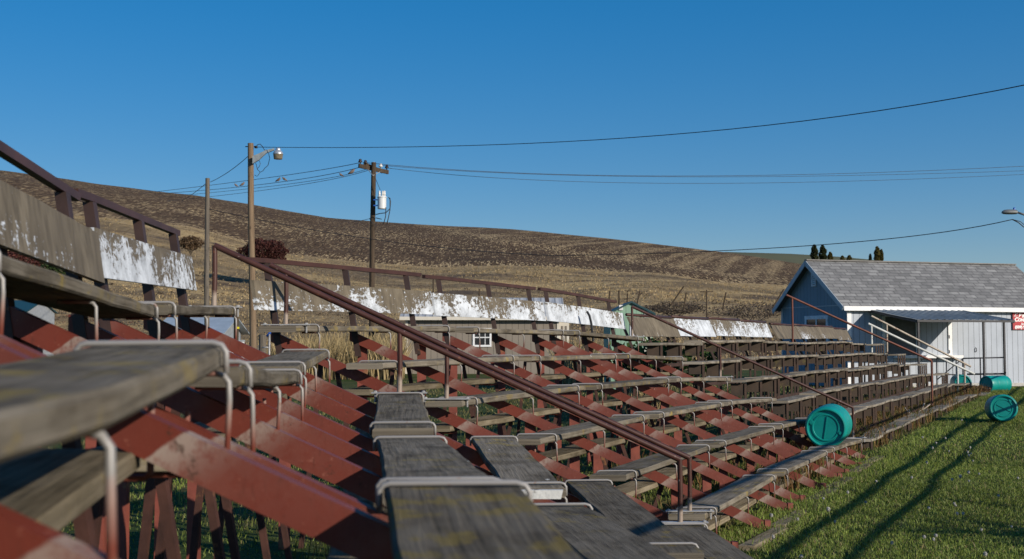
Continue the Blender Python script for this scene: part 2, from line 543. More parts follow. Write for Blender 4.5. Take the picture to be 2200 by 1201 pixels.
# ------------------------------------------------------------------ mesh helpers
class MB:
    def __init__(s):
        s.v, s.f, s.uv = [], [], []

    def face(s, idx, uv=None):
        s.f.append(tuple(idx))
        s.uv.append(uv or [(0, 0)] * len(idx))

    def hexa(s, c, uvlen=None):
        """8 corners: bottom 0-3 ccw, top 4-7 ccw"""
        b = len(s.v)
        s.v += [tuple(p) for p in c]
        for q in ((3, 2, 1, 0), (4, 5, 6, 7), (0, 1, 5, 4), (1, 2, 6, 5), (2, 3, 7, 6), (3, 0, 4, 7)):
            P = [Vector(c[i]) for i in q]
            e0, e1 = P[1] - P[0], P[3] - P[0]
            w, h = e0.length, e1.length
            nrm = e0.cross(e1)
            if abs(nrm.z) < max(abs(nrm.x), abs(nrm.y)) * .98 and abs(e0.z) > abs(e1.z):
                uv = [(0, 0), (0, w), (h, w), (h, 0)]
            else:
                uv = [(0, 0), (w, 0), (w, h), (0, h)]
            s.face([b + i for i in q], uv)

    def box(s, lo, hi):
        x0, y0, z0 = lo
        x1, y1, z1 = hi
        s.hexa([(x0, y0, z0), (x1, y0, z0), (x1, y1, z0), (x0, y1, z0), (x0, y0, z1), (x1, y0, z1), (x1, y1, z1), (x0, y1, z1)])

    def bar(s, a, b, w, h, up=(0, 0, 1)):
        """box beam from a to b, w across, h along up"""
        a, b = Vector(a), Vector(b)
        d = (b - a).normalized()
        up = Vector(up)
        sd = d.cross(up)
        if sd.length < 1e-4:
            sd = d.cross(Vector((0, 1, 0)))
        sd.normalize()
        u = sd.cross(d).normalized()
        sd *= w / 2
        u *= h / 2
        s.hexa([a - sd - u, b - sd - u, b + sd - u, a + sd - u, a - sd + u, b - sd + u, b + sd + u, a + sd + u])

    def tube(s, pts, r, n=8, caps=True, vs=None, taper=None):
        pts = [Vector(p) for p in pts]
        b0 = len(s.v)
        N = len(pts)
        prev = None
        for i, p in enumerate(pts):
            d = (pts[min(i + 1, N - 1)] - pts[max(i - 1, 0)]).normalized()
            if prev is None:
                ref = Vector((0, 0, 1)) if abs(d.z) < .9 else Vector((1, 0, 0))
            else:
                ref = prev
            a = (ref - d * ref.dot(d)).normalized()
            prev = a
            c = d.cross(a)
            rr = r if taper is None else taper[i]
            for k in range(n):
                t = 2 * math.pi * k / n
                s.v.append(tuple(p + (a * math.cos(t) + c * math.sin(t)) * rr))
        if vs is None:
            vs = [0.5] * N
        for i in range(N - 1):
            for k in range(n):
                k2 = (k + 1) % n
                s.face([b0 + i * n + k, b0 + i * n + k2, b0 + (i + 1) * n + k2, b0 + (i + 1) * n + k],
                       [(k / n, vs[i]), ((k + 1) / n, vs[i]), ((k + 1) / n, vs[i + 1]), (k / n, vs[i + 1])])
        if caps:
            s.face([b0 + k for k in reversed(range(n))], [(0, vs[0])] * n)
            s.face([b0 + (N - 1) * n + k for k in range(n)], [(0, vs[-1])] * n)

    def lathe(s, prof, n=24, axis='z', org=(0, 0, 0)):
        b0 = len(s.v)
        for (r, h) in prof:
            for k in range(n):
                t = 2 * math.pi * k / n
                p = (r * math.cos(t), r * math.sin(t), h)
                if axis == 'x':
                    p = (p[2], p[0], p[1])
                elif axis == 'y':
                    p = (p[1], p[2], p[0])
                s.v.append((p[0] + org[0], p[1] + org[1], p[2] + org[2]))
        for i in range(len(prof) - 1):
            for k in range(n):
                k2 = (k + 1) % n
                s.face([b0 + i * n + k, b0 + i * n + k2, b0 + (i + 1) * n + k2, b0 + (i + 1) * n + k])

    def plank(s, line, width, thick, slope=0.0, cham=.007, uvo=0.0, dirx=(1, 0, 0), jit=0.0):
        """line: front top edge points; section extends backwards by width along -dirx"""
        dx = Vector(dirx)
        w, t, c = width, thick, cham
        sec = [(-c, 0), (0, -c), (0, -t + c), (-c, -t), (-w + c, -t), (-w, -t + c), (-w, -c), (-w + c, 0)]
        n = len(sec)
        b0 = len(s.v)
        pts = [Vector(p) for p in line]
        L = [0]
        for i in range(1, len(pts)):
            L.append(L[-1] + (pts[i] - pts[i - 1]).length)
        per = [0]
        for i in range(n):
            a, b = sec[i], sec[(i + 1) % n]
            per.append(per[-1] + math.hypot(a[0] - b[0], a[1] - b[1]))
        for i, p in enumerate(pts):
            for (x, z) in sec:
                jx = (mnoise.noise(Vector((L[i] * 3 + uvo, x * 9, z * 9))) * jit) if jit else 0
                s.v.append(tuple(p + dx * (x + jx) + Vector((0, 0, z + slope * x + jx * .6))))
        N = len(pts)
        for i in range(N - 1):
            for k in range(n):
                k2 = (k + 1) % n
                s.face([b0 + i * n + k, b0 + i * n + k2, b0 + (i + 1) * n + k2, b0 + (i + 1) * n + k],
                       [(L[i] + uvo, per[k]), (L[i] + uvo, per[k + 1]), (L[i + 1] + uvo, per[k + 1]), (L[i + 1] + uvo, per[k])])
        s.face([b0 + k for k in reversed(range(n))], [(sec[k][0] * .2 + uvo, sec[k][1]) for k in reversed(range(n))])
        s.face([b0 + (N - 1) * n + k for k in range(n)], [(sec[k][0] * .2 + uvo, sec[k][1]) for k in range(n)])

    def build(s, name, mat, parent=None, smooth=False, local=False, auto=False):
        off = Vector((0, 0, 0))
        if parent is not None and not local:
            q = parent
            while q is not None:
                off += q.location
                q = q.parent
        me = bpy.data.meshes.new(name)
        me.from_pydata([tuple(Vector(p) - off) for p in s.v], [], s.f)
        uvl = me.uv_layers.new(name='UVMap')
        flat = [c for u in s.uv for p in u for c in p]
        uvl.data.foreach_set('uv', flat)
        me.materials.append(M[mat] if isinstance(mat, str) else mat)
        bm = bmesh.new()
        bm.from_mesh(me)
        bmesh.ops.recalc_face_normals(bm, faces=bm.faces)
        bm.to_mesh(me)
        bm.free()
        if smooth:
            me.polygons.foreach_set('use_smooth', [True] * len(me.polygons))
            if auto:
                me.set_sharp_from_angle(angle=R(35))
        o = bpy.data.objects.new(name, me)
        COL.objects.link(o)
        if parent is not None:
            o.parent = parent
        return o


def tag(o, label=None, cat=None, group=None, kind=None):
    if label:
        o['label'] = label
    if cat:
        o['category'] = cat
    if group:
        o['group'] = group
    if kind:
        o['kind'] = kind
    return o


def thing(name, label, cat, loc=(0, 0, 0), group=None, rot=(0, 0, 0)):
    o = bpy.data.objects.new(name, None)
    o.empty_display_size = .2
    o.location = loc
    o.rotation_euler = rot
    COL.objects.link(o)
    return tag(o, label, cat, group)


def rebase(o):
    """put the origin of a one-mesh thing at the middle of its base"""
    me = o.data
    co = np.empty(len(me.vertices) * 3)
    me.vertices.foreach_get('co', co)
    co = co.reshape(-1, 3)
    b = np.array([(co[:, 0].min() + co[:, 0].max()) / 2, (co[:, 1].min() + co[:, 1].max()) / 2, co[:, 2].min()])
    me.vertices.foreach_set('co', (co - b).ravel())
    o.location = Vector(b)
    me.update()
    return o


def tris_mesh(name, V, mat, tint, quads=False, parent=None, origin=None):
    """V: (n,3or4,3) numpy; tint (n,3)"""
    n, k = V.shape[0], V.shape[1]
    me = bpy.data.meshes.new(name)
    me.vertices.add(n * k)
    co = V.reshape(-1, 3)
    if origin is not None:
        co = co - np.array(origin)
    me.vertices.foreach_set('co', co.ravel())
    me.loops.add(n * k)
    me.loops.foreach_set('vertex_index', np.arange(n * k, dtype=np.int32))
    me.polygons.add(n)
    me.polygons.foreach_set('loop_start', np.arange(0, n * k, k, dtype=np.int32))
    me.polygons.foreach_set('loop_total', np.full(n, k, dtype=np.int32))
    me.update(calc_edges=True)
    ca = me.color_attributes.new('tint', 'FLOAT_COLOR', 'POINT')
    col = np.ones((n * k, 4), dtype=np.float32)
    col[:, :3] = np.repeat(tint, k, axis=0)
    ca.data.foreach_set('color', col.ravel())
    me.materials.append(M[mat])
    o = bpy.data.objects.new(name, me)
    COL.objects.link(o)
    if parent is not None:
        o.parent = parent
    elif origin is not None:
        o.location = origin
    return o


def blades(P, h, w, lean):
    """one bent blade (2 triangles -> 1 quad-ish tri pair) per point"""
    n = len(P)
    az = rng.uniform(0, 2 * np.pi, n)
    d = np.stack([np.cos(az), np.sin(az), np.zeros(n)], 1)
    la = rng.uniform(0, 2 * np.pi, n)
    ld = np.stack([np.cos(la), np.sin(la), np.zeros(n)], 1) * (lean * rng.uniform(.2, 1, n))[:, None]
    up = np.array([0, 0, 1.0])
    mid = P + ld * (h * .35)[:, None] + up * (h * .6)[:, None]
    tip = P + ld * h[:, None] + up * (h * (1 - .25 * lean))[:, None]
    a = P - d * (w / 2)[:, None]
    b = P + d * (w / 2)[:, None]
    m1 = mid - d * (w * .38)[:, None]
    m2 = mid + d * (w * .38)[:, None]
    q1 = np.stack([a, b, m2, m1], 1)
    q2 = np.stack([m1, m2, tip + d * (w * .06)[:, None], tip - d * (w * .06)[:, None]], 1)
    return np.concatenate([q1, q2], 0)


def leafcloud(C, size, jit=.5):
    n = len(C)
    a = rng.normal(size=(n, 3))
    a /= np.linalg.norm(a, axis=1)[:, None]
    b = np.cross(a, rng.normal(size=(n, 3)))
    b /= np.linalg.norm(b, axis=1)[:, None]
    s = size * rng.uniform(1 - jit, 1 + jit, n)
    a = a * s[:, None]
    b = b * (s * .45)[:, None]
    return np.stack([C - a, C - b, C + a, C + b], 1)


# ------------------------------------------------------------------ ground, hills
def grid_mesh(name, pts, nu, nv, mat, kind, zone=None):
    faces = [(j * nu + i, j * nu + i + 1, (j + 1) * nu + i + 1, (j + 1) * nu + i) for j in range(nv - 1) for i in range(nu - 1)]
    me = bpy.data.meshes.new(name)
    me.from_pydata(pts, [], faces)
    me.polygons.foreach_set('use_smooth', [True] * len(faces))
    if zone is not None:
        ca = me.color_attributes.new('zone', 'FLOAT_COLOR', 'POINT')
        ca.data.foreach_set('color', np.asarray(zone, dtype=np.float32).ravel())
    me.materials.append(M[mat])
    o = bpy.data.objects.new(name, me)
    COL.objects.link(o)
    o['kind'] = kind
    return o


def lawn_z(x, y):
    return 0.009 * math.sin(x * .9 + y * .4) + 0.006 * math.sin(y * 1.3 - x * .5) if y < 36 else 0.0


xs = np.linspace(-150, 150, 121)
ys = np.concatenate([np.linspace(-60, -2, 12), np.linspace(0, 40, 81), np.linspace(42, 75, 10)])
grid_mesh('ground', [(x, y, lawn_z(x, y)) for y in ys for x in xs], len(xs), len(ys), 'lawn', 'structure')


def interp(tab, x):
    return float(np.interp(x, [t[0] for t in tab], [t[1] for t in tab]))


RIDGE = [(-1800, 200), (-900, 300), (0, 381), (100, 394), (200, 408), (300, 419), (420, 431), (530, 446), (700, 473), (900, 487), (1100, 497), (1300, 516),
         (1480, 537), (1580, 549), (1740, 575), (1900, 600), (2100, 632), (2500, 672), (4000, 700)]
BOUND = [(-1800, 330), (-900, 390), (0, 440), (200, 465), (400, 492), (500, 518), (620, 545), (800, 565), (960, 577), (1080, 575), (1180, 582), (1300, 590),
         (1400, 592), (1500, 602), (1640, 612), (1740, 618), (1900, 640), (2200, 670), (4000, 712)]
LOBE = [(850, 470), (930, 489), (1100, 520), (1300, 553), (1500, 580), (1700, 610), (1900, 640), (4000, 712)]


def ptz(py, Y):
    return CAMZ + Y * (727 - py) / F


YB, YR = 150.0, 330.0


def hill_z(px, Y):
    zr, zb = ptz(interp(RIDGE, px), YR), ptz(interp(BOUND, px), YB)
    pm = 727 - (727 - interp(BOUND, px)) * .38
    zm = ptz(pm, 100)
    # smooth monotone curve through foot, mid, boundary, ridge
    if Y <= YR:
        z = float(np.interp(Y, [56, 66, 80, 100, YB, 200, 260, 300, YR], [-.3, .15, zm * .42, zm, zb, zb + (zr - zb) * .36, zb + (zr - zb) * .72, zb + (zr - zb) * .90, zr]))
    else:
        z = zr - (Y - YR) * .05 - ((Y - YR) / 60) ** 2 * .8
    return z


def hill_noise(x, y):
    return mnoise.noise(Vector((x * .035, y * .035, 0))) * .8 + mnoise.noise(Vector((x * .11, y * .11, 5))) * .35


cols = np.linspace(-1800, 4000, 291)
rows = np.concatenate([np.linspace(56, 150, 60), np.linspace(153, 330, 70), np.linspace(336, 520, 20)])
pts, zone = [], []
for Y in rows:
    for px in cols:
        x = (px - 1100) / F * Y
        damp = min(1, max(0, (Y - 62) / 25)) * (1.0 if Y < YB else max(.25, 1 - (Y - YB) / 25))
        z = hill_z(px, Y) + hill_noise(x, Y) * damp
        pts.append((x, Y, z))
        py = 727 - (z - CAMZ) / Y * F
        till = 1.0 if Y > YB + 1 else 0.0
        if px > 1080:
            lobe = 1.0 if (Y > YB and py < interp(LOBE, px)) else 0.0
        else:
            lobe = 1.0 if (Y > YB and px > 880 and py < interp(LOBE, px)) else 0.0
        lo = interp(LOBE, px) if px > 880 else -99
        edge = max(0, 1 - abs(Y - YB - 2) / 6) + (max(0, 1 - abs(py - lo) / 9) * .8 if Y > YB else 0) + max(0, 1 - (YR - Y) / 14) * .8 * (Y <= YR)
        if px < 880:
            edge += max(0, 1 - abs(py - (interp(RIDGE, px) + 28 + 6 * math.sin(px * .013))) / 9) * .55
        zone.append((till, min(1, edge), lobe, 1))
grid_mesh('hill', pts, len(cols), len(rows), 'hill', 'structure', zone)

GR = [(900, 600), (1300, 560), (1480, 546), (1560, 541), (1700, 545), (1800, 551), (1900, 560), (2000, 572), (2200, 596), (2600, 630), (4000, 690)]
cols2 = np.linspace(900, 4000, 90)
rows2 = [430, 500, 600, 700, 760, 860]
pts = []
for Y in rows2:
    for px in cols2:
        zr = ptz(interp(GR, px), 700)
        z = float(np.interp(Y, rows2, [-25, zr * .30, zr * .68, zr, zr * .97, zr * .6 - 20]))
        pts.append(((px - 1100) / F * Y, Y, z))
grid_mesh('far_hill', pts, len(cols2), len(rows2), 'greenhill', 'structure')


# ------------------------------------------------------------------ bleachers
RUN, RISE, W, T = .639, .293, .29, .0475
SL = RISE / RUN


def row_pt(fr, k, extra=0.0):
    Y, X, z = fr
    return Vector((X + RUN * k, Y, CAMZ + z - RISE * k))


def ext_line(frames, k, o0, o1, seg=4, seed=0, amp=.006):
    P = [row_pt(f, k) for f in frames]
    d0 = (P[0] - P[1]).normalized()
    d1 = (P[-1] - P[-2]).normalized()
    P = [P[0] + d0 * o0] + P + [P[-1] + d1 * o1]
    out = []
    for a, b in zip(P[:-1], P[1:]):
        for j in range(seg):
            out.append(a.lerp(b, j / seg))
    out.append(P[-1])
    for p in out:
        p.z += mnoise.noise(Vector((p.y * 1.7, k * 3.1 + seed, 2))) * amp
    return out


def red_section(name, label, frames, o0=.2, o1=.2, board=(.3, .3), skip_mid=(), rows=6, seed=0, boards=True):
    Ym = frames[1][0]
    root = thing(name, label, 'bleachers', (frames[1][1] + 1.5, Ym, 0), 'red framed bleacher sections')
    n = len(frames)
    for i, fr in enumerate(frames):
        Y, X, z = fr
        z += CAMZ
        # stringer
        mb = MB()
        xa, xb = X - .37, X + 5 * RUN + .14
        top = lambda x: z - .072 - (x - (X - W)) * SL
        th, hw = .094, .022
        nseg = 12
        for q in range(nseg):
            x0, x1 = xa + (xb - xa) * q / nseg, xa + (xb - xa) * (q + 1) / nseg
            b = len(mb.v)
            for x in (x0, x1):
                t = top(x)
                mb.v += [(x, Y - hw, t - th), (x, Y + hw, t - th), (x, Y + hw, t), (x, Y - hw, t)]
            u0, u1 = (x0 - X) / RUN, (x1 - X) / RUN
            mb.face([b + 0, b + 4, b + 7, b + 3], [(u0, 0), (u1, 0), (u1, 1), (u0, 1)])
            mb.face([b + 1, b + 5, b + 6, b + 2], [(u0, 0), (u1, 0), (u1, 1), (u0, 1)])
            mb.face([b + 3, b + 7, b + 6, b + 2], [(u0, 1), (u1, 1), (u1, 1), (u0, 1)])
            mb.face([b + 0, b + 4, b + 5, b + 1], [(u0, 0), (u1, 0), (u1, 0), (u0, 0)])
            if q == 0:
                mb.face([b, b + 1, b + 2, b + 3], [(u0, 0)] * 4)
            if q == nseg - 1:
                mb.face([b + 4, b + 5, b + 6, b + 7], [(u1, 0)] * 4)
        mb.build('stringer', 'stringer', root)
        # front foot plate to the ground
        mb = MB()
        mb.box((xb - .005, Y - .03, -.06), (xb + .045, Y + .03, top(xb) + .01))
        mb.build('front_foot', 'redpost', root)
        # posts under the stringer
        for kx, w_ in ((-.26, .085), (1.25, .10), (2.55, .085)):
            x = X + kx
            mb = MB()
            mb.box((x - w_ / 2, Y + .026, -.08), (x + w_ / 2, Y + .031, top(x) - .02))
            mb.box((x - w_ / 2, Y + .0315, -.08), (x - w_ / 2 + .006, Y + .075, top(x) - .03))
            mb.box((x + w_ / 2 - .006, Y + .0315, -.08), (x + w_ / 2, Y + .075, top(x) - .03))
            mb.build('support_post', 'redpost', root)
        for (xt, zt, xl) in ((.02, -.2, -.14), (.14, -.25, .42), (1.10, 0, .84), (1.40, 0, 1.72), (2.45, 0, 2.28)):
            mb = MB()
            mb.bar((X + xt, Y + .10, top(X + xt) - .06), (X + xl, Y + .10, -.05), .035, .045, (0, 1, 0))
            mb.build('brace', 'brace', root)
        # back post
        mb = MB()
        lean = .16
        x0, z0, z1 = X - W - .045, top(X - W) - .20, z + .505
        zz = lambda q: x0 - lean * (q - z)
        hy = .026
        mb.hexa([(zz(z0) - .026, Y - hy, z0), (zz(z0) + .026, Y - hy, z0), (zz(z0) + .026, Y + hy, z0), (zz(z0) - .026, Y + hy, z0),
                 (zz(z1) - .026, Y - hy, z1), (zz(z1) + .026, Y - hy, z1), (zz(z1) + .026, Y + hy, z1), (zz(z1) - .026, Y + hy, z1)])
        mb.build('back_post', 'bpost', root)
    # back rail and board
    lean = .16
    for nm, zc in (('back_rail', .525),):
        mb = MB()
        A = [row_pt(f, 0) + Vector((-W - .045 - lean * zc, 0, zc)) for f in frames]
        d0, d1 = (A[0] - A[1]).normalized(), (A[-1] - A[-2]).normalized()
        A = [A[0] + d0 * board[0]] + A + [A[-1] + d1 * board[1]]
        A[1].z += .004
        for a, b in zip(A[:-1], A[1:]):
            mb.bar(a, b, .04, .037)
        mb.build('back_rail', 'rail', root)
    if boards:
        mb = MB()
        A = [row_pt(f, 0) + Vector((-W + .028 - lean * .36, 0, .36)) for f in frames]
        d0, d1 = (A[0] - A[1]).normalized(), (A[-1] - A[-2]).normalized()
        P = [A[0] + d0 * (board[0] + .02)] + A + [A[-1] + d1 * (board[1] + .02)]
        line = []
        for a, b in zip(P[:-1], P[1:]):
            line += [a.lerp(b, j / 5) for j in range(5)]
        line.append(P[-1])
        # board section: tall and thin, leaning
        b0 = 0
        H, th = .235, .03
        L = 0
        for i, p in enumerate(line):
            if i:
                L += (p - line[i - 1]).length
            q = p + Vector((lean * H, 0, -H))
            jt = mnoise.noise(Vector((p.y * 9, seed, 1))) * .004
            mb.v += [tuple(p + Vector((0, 0, jt))), tuple(q), tuple(q + Vector((-th, 0, 0))), tuple(p + Vector((-th, 0, jt)))]
            if i:
                a, b = 4 * (i - 1), 4 * i
                l0 = L - (p - line[i - 1]).length
                vv = [0, H, H + th, 2 * H + th]
                for k in range(4):
                    k2 = (k + 1) % 4
                    v0, v1 = vv[k], (vv[k2] if k < 3 else 2 * H + 2 * th)
                    mb.face([a + k, a + k2, b + k2, b + k], [(l0, v0), (l0, v1), (L, v1), (L, v0)])
        e = 4 * (len(line) - 1)
        mb.face([0, 1, 2, 3], [(0, 0), (0, H), (.03, H), (.03, 0)])
        mb.face([e, e + 1, e + 2, e + 3], [(L, 0), (L, H), (L, H), (L, 0)])
        bo = mb.build('back_board', 'board', root)
        bo.color = (boards if isinstance(boards, float) else .5, 0, 0, 1)
    # seats
    for k in range(rows):
        mb = MB()
        s_ = seed * 7 + k
        line = ext_line(frames, k, o0 + .05 * math.sin(s_ * 2.3), o1 + .05 * math.sin(s_ * 1.7), 4, seed)
        for i, p in enumerate(line):
            if i in (0, len(line) - 1):
                p.z -= .004
        mb.plank(line, W, T, 0.0, .008, s_ * 1.37, jit=.006)
        seat = mb.build('seat_plank', 'seat', root)
        if seed == 1:
            seat.color = ((.1 if k in (2, 3) else 1.0), 0, 0, 1)
        for i, fr in enumerate(frames):
            p = row_pt(fr, k)
            x, y, z = p
            leg_bottom = z - .072 - (x + .012 - (x - W)) * SL - .03
            r = .0064
            j = .006 * math.sin(s_ * 3.1 + i * 2)
            mb = MB()
            if i in (0, n - 1):
                yo = .0
                tz = z + r + .004
                path = [(x - W - .012, y + j, z - .05), (x - W - .012, y + j, tz - .014), (x - W - .002, y + j, tz - .003), (x - W + .012, y + j, tz),
                        (x - .015, y, tz + .002), (x + .004, y, tz - .004), (x + .013, y, tz - .018), (x + .014, y, z - T - .004)]
                mb.tube(path, r, 8, True, [.9] * 8)
                y2 = y + .021
                path = [(x - .13, y2, z - T - r), (x - .012, y2, z - T - r), (x + .004, y2, z - T - r - .004), (x + .0145, y2, z - T - r - .018),
                        (x + .016, y2, z - T - .06), (x + .015 + j, y2, leg_bottom)]
                mb.tube(path, r, 8, True, [.15, .3, .8, .85, .55, .0])
            else:
                path = [(x - .14, y, z - T - r), (x - .032, y, z - T - r), (x - .016, y, z - T - r - .004), (x - .006, y, z - T - r - .018),
                        (x - .005, y, z - T - .06), (x - .006 + j, y, leg_bottom - .01)]
                mb.tube(path, r, 8, True, [.15, .3, .8, .85, .5, .0])
            mb.build('seat_clamp', 'rod', seat, smooth=True)
    # foot planks
    for k in range(1, rows + 1):
        fr2 = [(f[0], f[1] - .17, f[2] - .215) for f in frames]
        if k == 6:
            # short sill boards on the ground between the front feet
            for a, b in zip(frames[:-1], frames[1:]):
                mb = MB()
                A = Vector((a[1] + 5 * RUN + .33, a[0] + .05, .035))
                B = Vector((b[1] + 5 * RUN + .33, b[0] - .08, .035))
                mb.plank([A.lerp(B, q / 5) for q in range(6)], .14, .09, 0, .006, k + a[0], jit=.006)
                mb.build('sill_board', 'foot', root)
            continue
        mb = MB()
        mb.plank(ext_line(fr2, k, .03 + .08 * random.random(), .03 + .08 * random.random(), 4, seed + 50), .27, .045, 0, .007, k * 2.1 + seed, jit=.006)
        fp = mb.build('foot_plank', 'foot', root)
        for fr in frames[::2]:
            x, y, z = row_pt((fr[0], fr[1] - .17, fr[2] - .215), k)
            mb = MB()
            y2 = y + .05
            mb.tube([(x + .012, y2, z + .10), (x + .012, y2, z - .05), (x, y2, z - .062), (x - .27, y2, z - .062)], .008, 6, True, [.3, .2, .1, .1])
            mb.build('foot_hanger', 'rod', fp, smooth=True)
    return root


FRB1 = [(.10, -1.06, .20), (1.36, -1.10, .238), (2.455, -1.254, .272)]
FRC1 = [(2.94, -1.312, .222), (4.04, -1.438, .180), (5.14, -1.581, .142)]
FRD1 = [(5.71, -1.667, .165), (6.81, -1.779, .185), (7.91, -1.895, .205)]
FRA2 = [(9.41, -1.573, .100), (10.45, -1.085, .11), (11.49, -.634, .115)]
FRB2 = [(12.13, -.354, .105), (13.17, .14, .10), (14.2, .613, .092)]
FRC2 = [(14.71, .841, .088), (15.73, 1.31, .06), (16.75, 1.80, .02)]
red_section('bleacher_section', 'red framed bleacher section closest to the lens, its blurred lichen-spotted planks filling the bottom edge', FRB1, .2, .12, (.2, .3), seed=1, boards=.22)
red_section('bleacher_section', 'red framed bleacher section with bare grey-brown backrest board joining the blurred one in front', FRC1, .1, .13, (.25, .27), seed=2, boards=.30)
secD = red_section('bleacher_section', 'red framed bleacher section with streaky white and brown backrest, left of the first handrail', FRD1, .12, .16, (.27, .18), seed=3, boards=.62)
red_section('bleacher_section', 'red framed bleacher section with long brown, few-flaked backrest beside the wooden lamp pole', FRA2, .24, .2, (.30, .3), seed=4, boards=.45)
red_section('bleacher_section', 'red framed bleacher section with half white peeling backrest in front of the taupe shed window', FRB2, .14, .14, (.3, .2), seed=5, boards=.62)
secC = red_section('bleacher_section', 'red framed bleacher section with nearly all white backrest beside the small green shed', FRC2, .12, .3, (.2, .32), seed=6, boards=.74)


# leftover white paint on one plank end, black strap round the last board
p_ = row_pt(FRD1[0], 3) + Vector((.012, -.125, 0))
mb = MB()
mb.hexa([p_ + Vector(q) for q in ((-.27, -.030, -.046), (-.03, -.030, -.046), (-.03, -.0, -.046), (-.27, -.0, -.046), (-.28, -.030, -.004), (-.02, -.030, -.004), (-.02, -.0, -.004), (-.28, 0, -.004))])
mb.build('paint_patch', simple('chipped_white_plank_paint', (.55, .56, .55), .7, 0, .15, 8, .3, (.12, .10, .08), .56), secD)
q_ = Vector((1.31 - .245, 15.35, CAMZ + .10))
mb = MB()
mb.tube([q_ + Vector(t) for t in ((-.075, 0, .255), (-.045, -.01, .20), (-.02, .0, .10), (-.008, -.006, .0), (-.0, 0, -.07), (.004, -.01, -.14))], .016, 6)
mb.tube([q_ + Vector(t) for t in ((-.06, .02, .24), (-.03, .03, .16), (-.01, .015, .06), (.0, .01, -.06))], .011, 6)
mb.build('strap', 'wire', secC)


# old brown sections
def brown_section(label, Ya, Yb, nfr, zoff=0.0, paint=.4, seed=0, lean=.42, xo=0.0, boards=True, endlegs=False):
    XA = lambda Y: 2.34 + .5 * (Y - 17.9) + xo
    ZA = lambda Y: CAMZ - .055 - .0035 * (Y - 17.9) + zoff
    Ys = np.linspace(Ya + .1, Yb - .1, nfr)
    root = thing('bleacher_section', label, 'bleachers', (XA((Ya + Yb) / 2) + 1.6, (Ya + Yb) / 2, 0), 'brown metal bleacher sections')
    for q, Y in enumerate(Ys):
        X, z = XA(Y), ZA(Y)
        for k in range(6):
            xf, zk = X + RUN * k, z - RISE * k - .045
            if zk < .05:
                continue
            mb = MB()
            mb.box((xf - .045, Y - .022, -.05), (xf - .010, Y + .012, zk - .004))
            mb.build('support_leg', 's3leg', root)
            if not endlegs:
                mb = MB()
                mb.box((xf - .25, Y - .006, max(.03, zk - random.uniform(.13, .21))), (xf - .046, Y + .006, zk - .002))
                mb.build('support_plate', 's3metal', root)
        if boards:
            mb = MB()
            a = Vector((X - .36, Y, z - .35))
            b = Vector((X - .36 - lean * .75, Y, z + .40))
            mb.bar(a, b, .04, .04, (0, 1, 0))
            mb.build('back_post', 'bpost', root)
    for k in range(6):
        zz = mnoise.noise(Vector((seed * 1.7, k, 0))) * .03
        hd = mnoise.noise(Vector((seed * 1.7, k, 9))) * .07
        cut = [0.0, 1.0] if (k + seed) % 3 else [0.0, .52, 1.0]
        for c0, c1 in zip(cut[:-1], cut[1:]):
            line = []
            y0, y1 = Ya + (Yb - Ya) * c0 + .005, Ya + (Yb - Ya) * c1 - .005
            for j in range(9):
                t = j / 8
                Y = y0 + (y1 - y0) * t
                line.append(Vector((XA(Y) + RUN * k + hd * (t - .5), Y, ZA(Y) - RISE * k + zz + .012 * (c0 > 0) + mnoise.noise(Vector((Y * .8, k * 3 + seed, 0))) * .02)))
            mb = MB()
            mb.plank(line, W + .02, .04, 0, .007, seed * 3 + k * 1.3, jit=.008)
            mb.build('seat_plank', 'oldseat', root)
        zb = ZA((Ya + Yb) / 2) - RISE * k - .36
        if zb > .05:
            mb = MB()
            mb.bar((XA(Ya) + RUN * k - .04, Ya, ZA(Ya) - RISE * k - .36), (XA(Yb) + RUN * k - .04, Yb, ZA(Yb) - RISE * k - .36), .03, .05)
            mb.build('cross_bar', 's3bar', root)
    if boards:
        mb = MB()
        H = .30
        line = []
        for j in range(11):
            Y = Ya + (Yb - Ya) * j / 10
            line.append(Vector((XA(Y) - .33 - lean * .38, Y, ZA(Y) + .385 + mnoise.noise(Vector((Y * 2, seed, 4))) * .012)))
        L = 0
        for i, p in enumerate(line):
            if i:
                L += (p - line[i - 1]).length
            q = p + Vector((lean * H, 0, -H))
            mb.v += [tuple(p), tuple(q), tuple(q + Vector((-.03, 0, -.005))), tuple(p + Vector((-.03, 0, -.005)))]
            if i:
                a, b = 4 * (i - 1), 4 * i
                l0 = L - (p - line[i - 1]).length
                for k in range(4):
                    k2 = (k + 1) % 4
                    mb.face([a + k, a + k2, b + k2, b + k], [(l0, k * .3), (l0, k * .3 + .3), (L, k * .3 + .3), (L, k * .3)])
        e = 4 * (len(line) - 1)
        mb.face([0, 1, 2, 3])
        mb.face([e, e + 1, e + 2, e + 3])
        bo = mb.build('back_board', 'board', root)
        bo.color = (paint, 0, 0, 1)
        mb = MB()
        mb.tube([line[0] + Vector((-.03, 0, .03)), line[5] + Vector((-.03, 0, .025)), line[-1] + Vector((-.03, 0, .03))], .024, 7)
        mb.build('back_rail', 'rail', root, smooth=True)
    return root


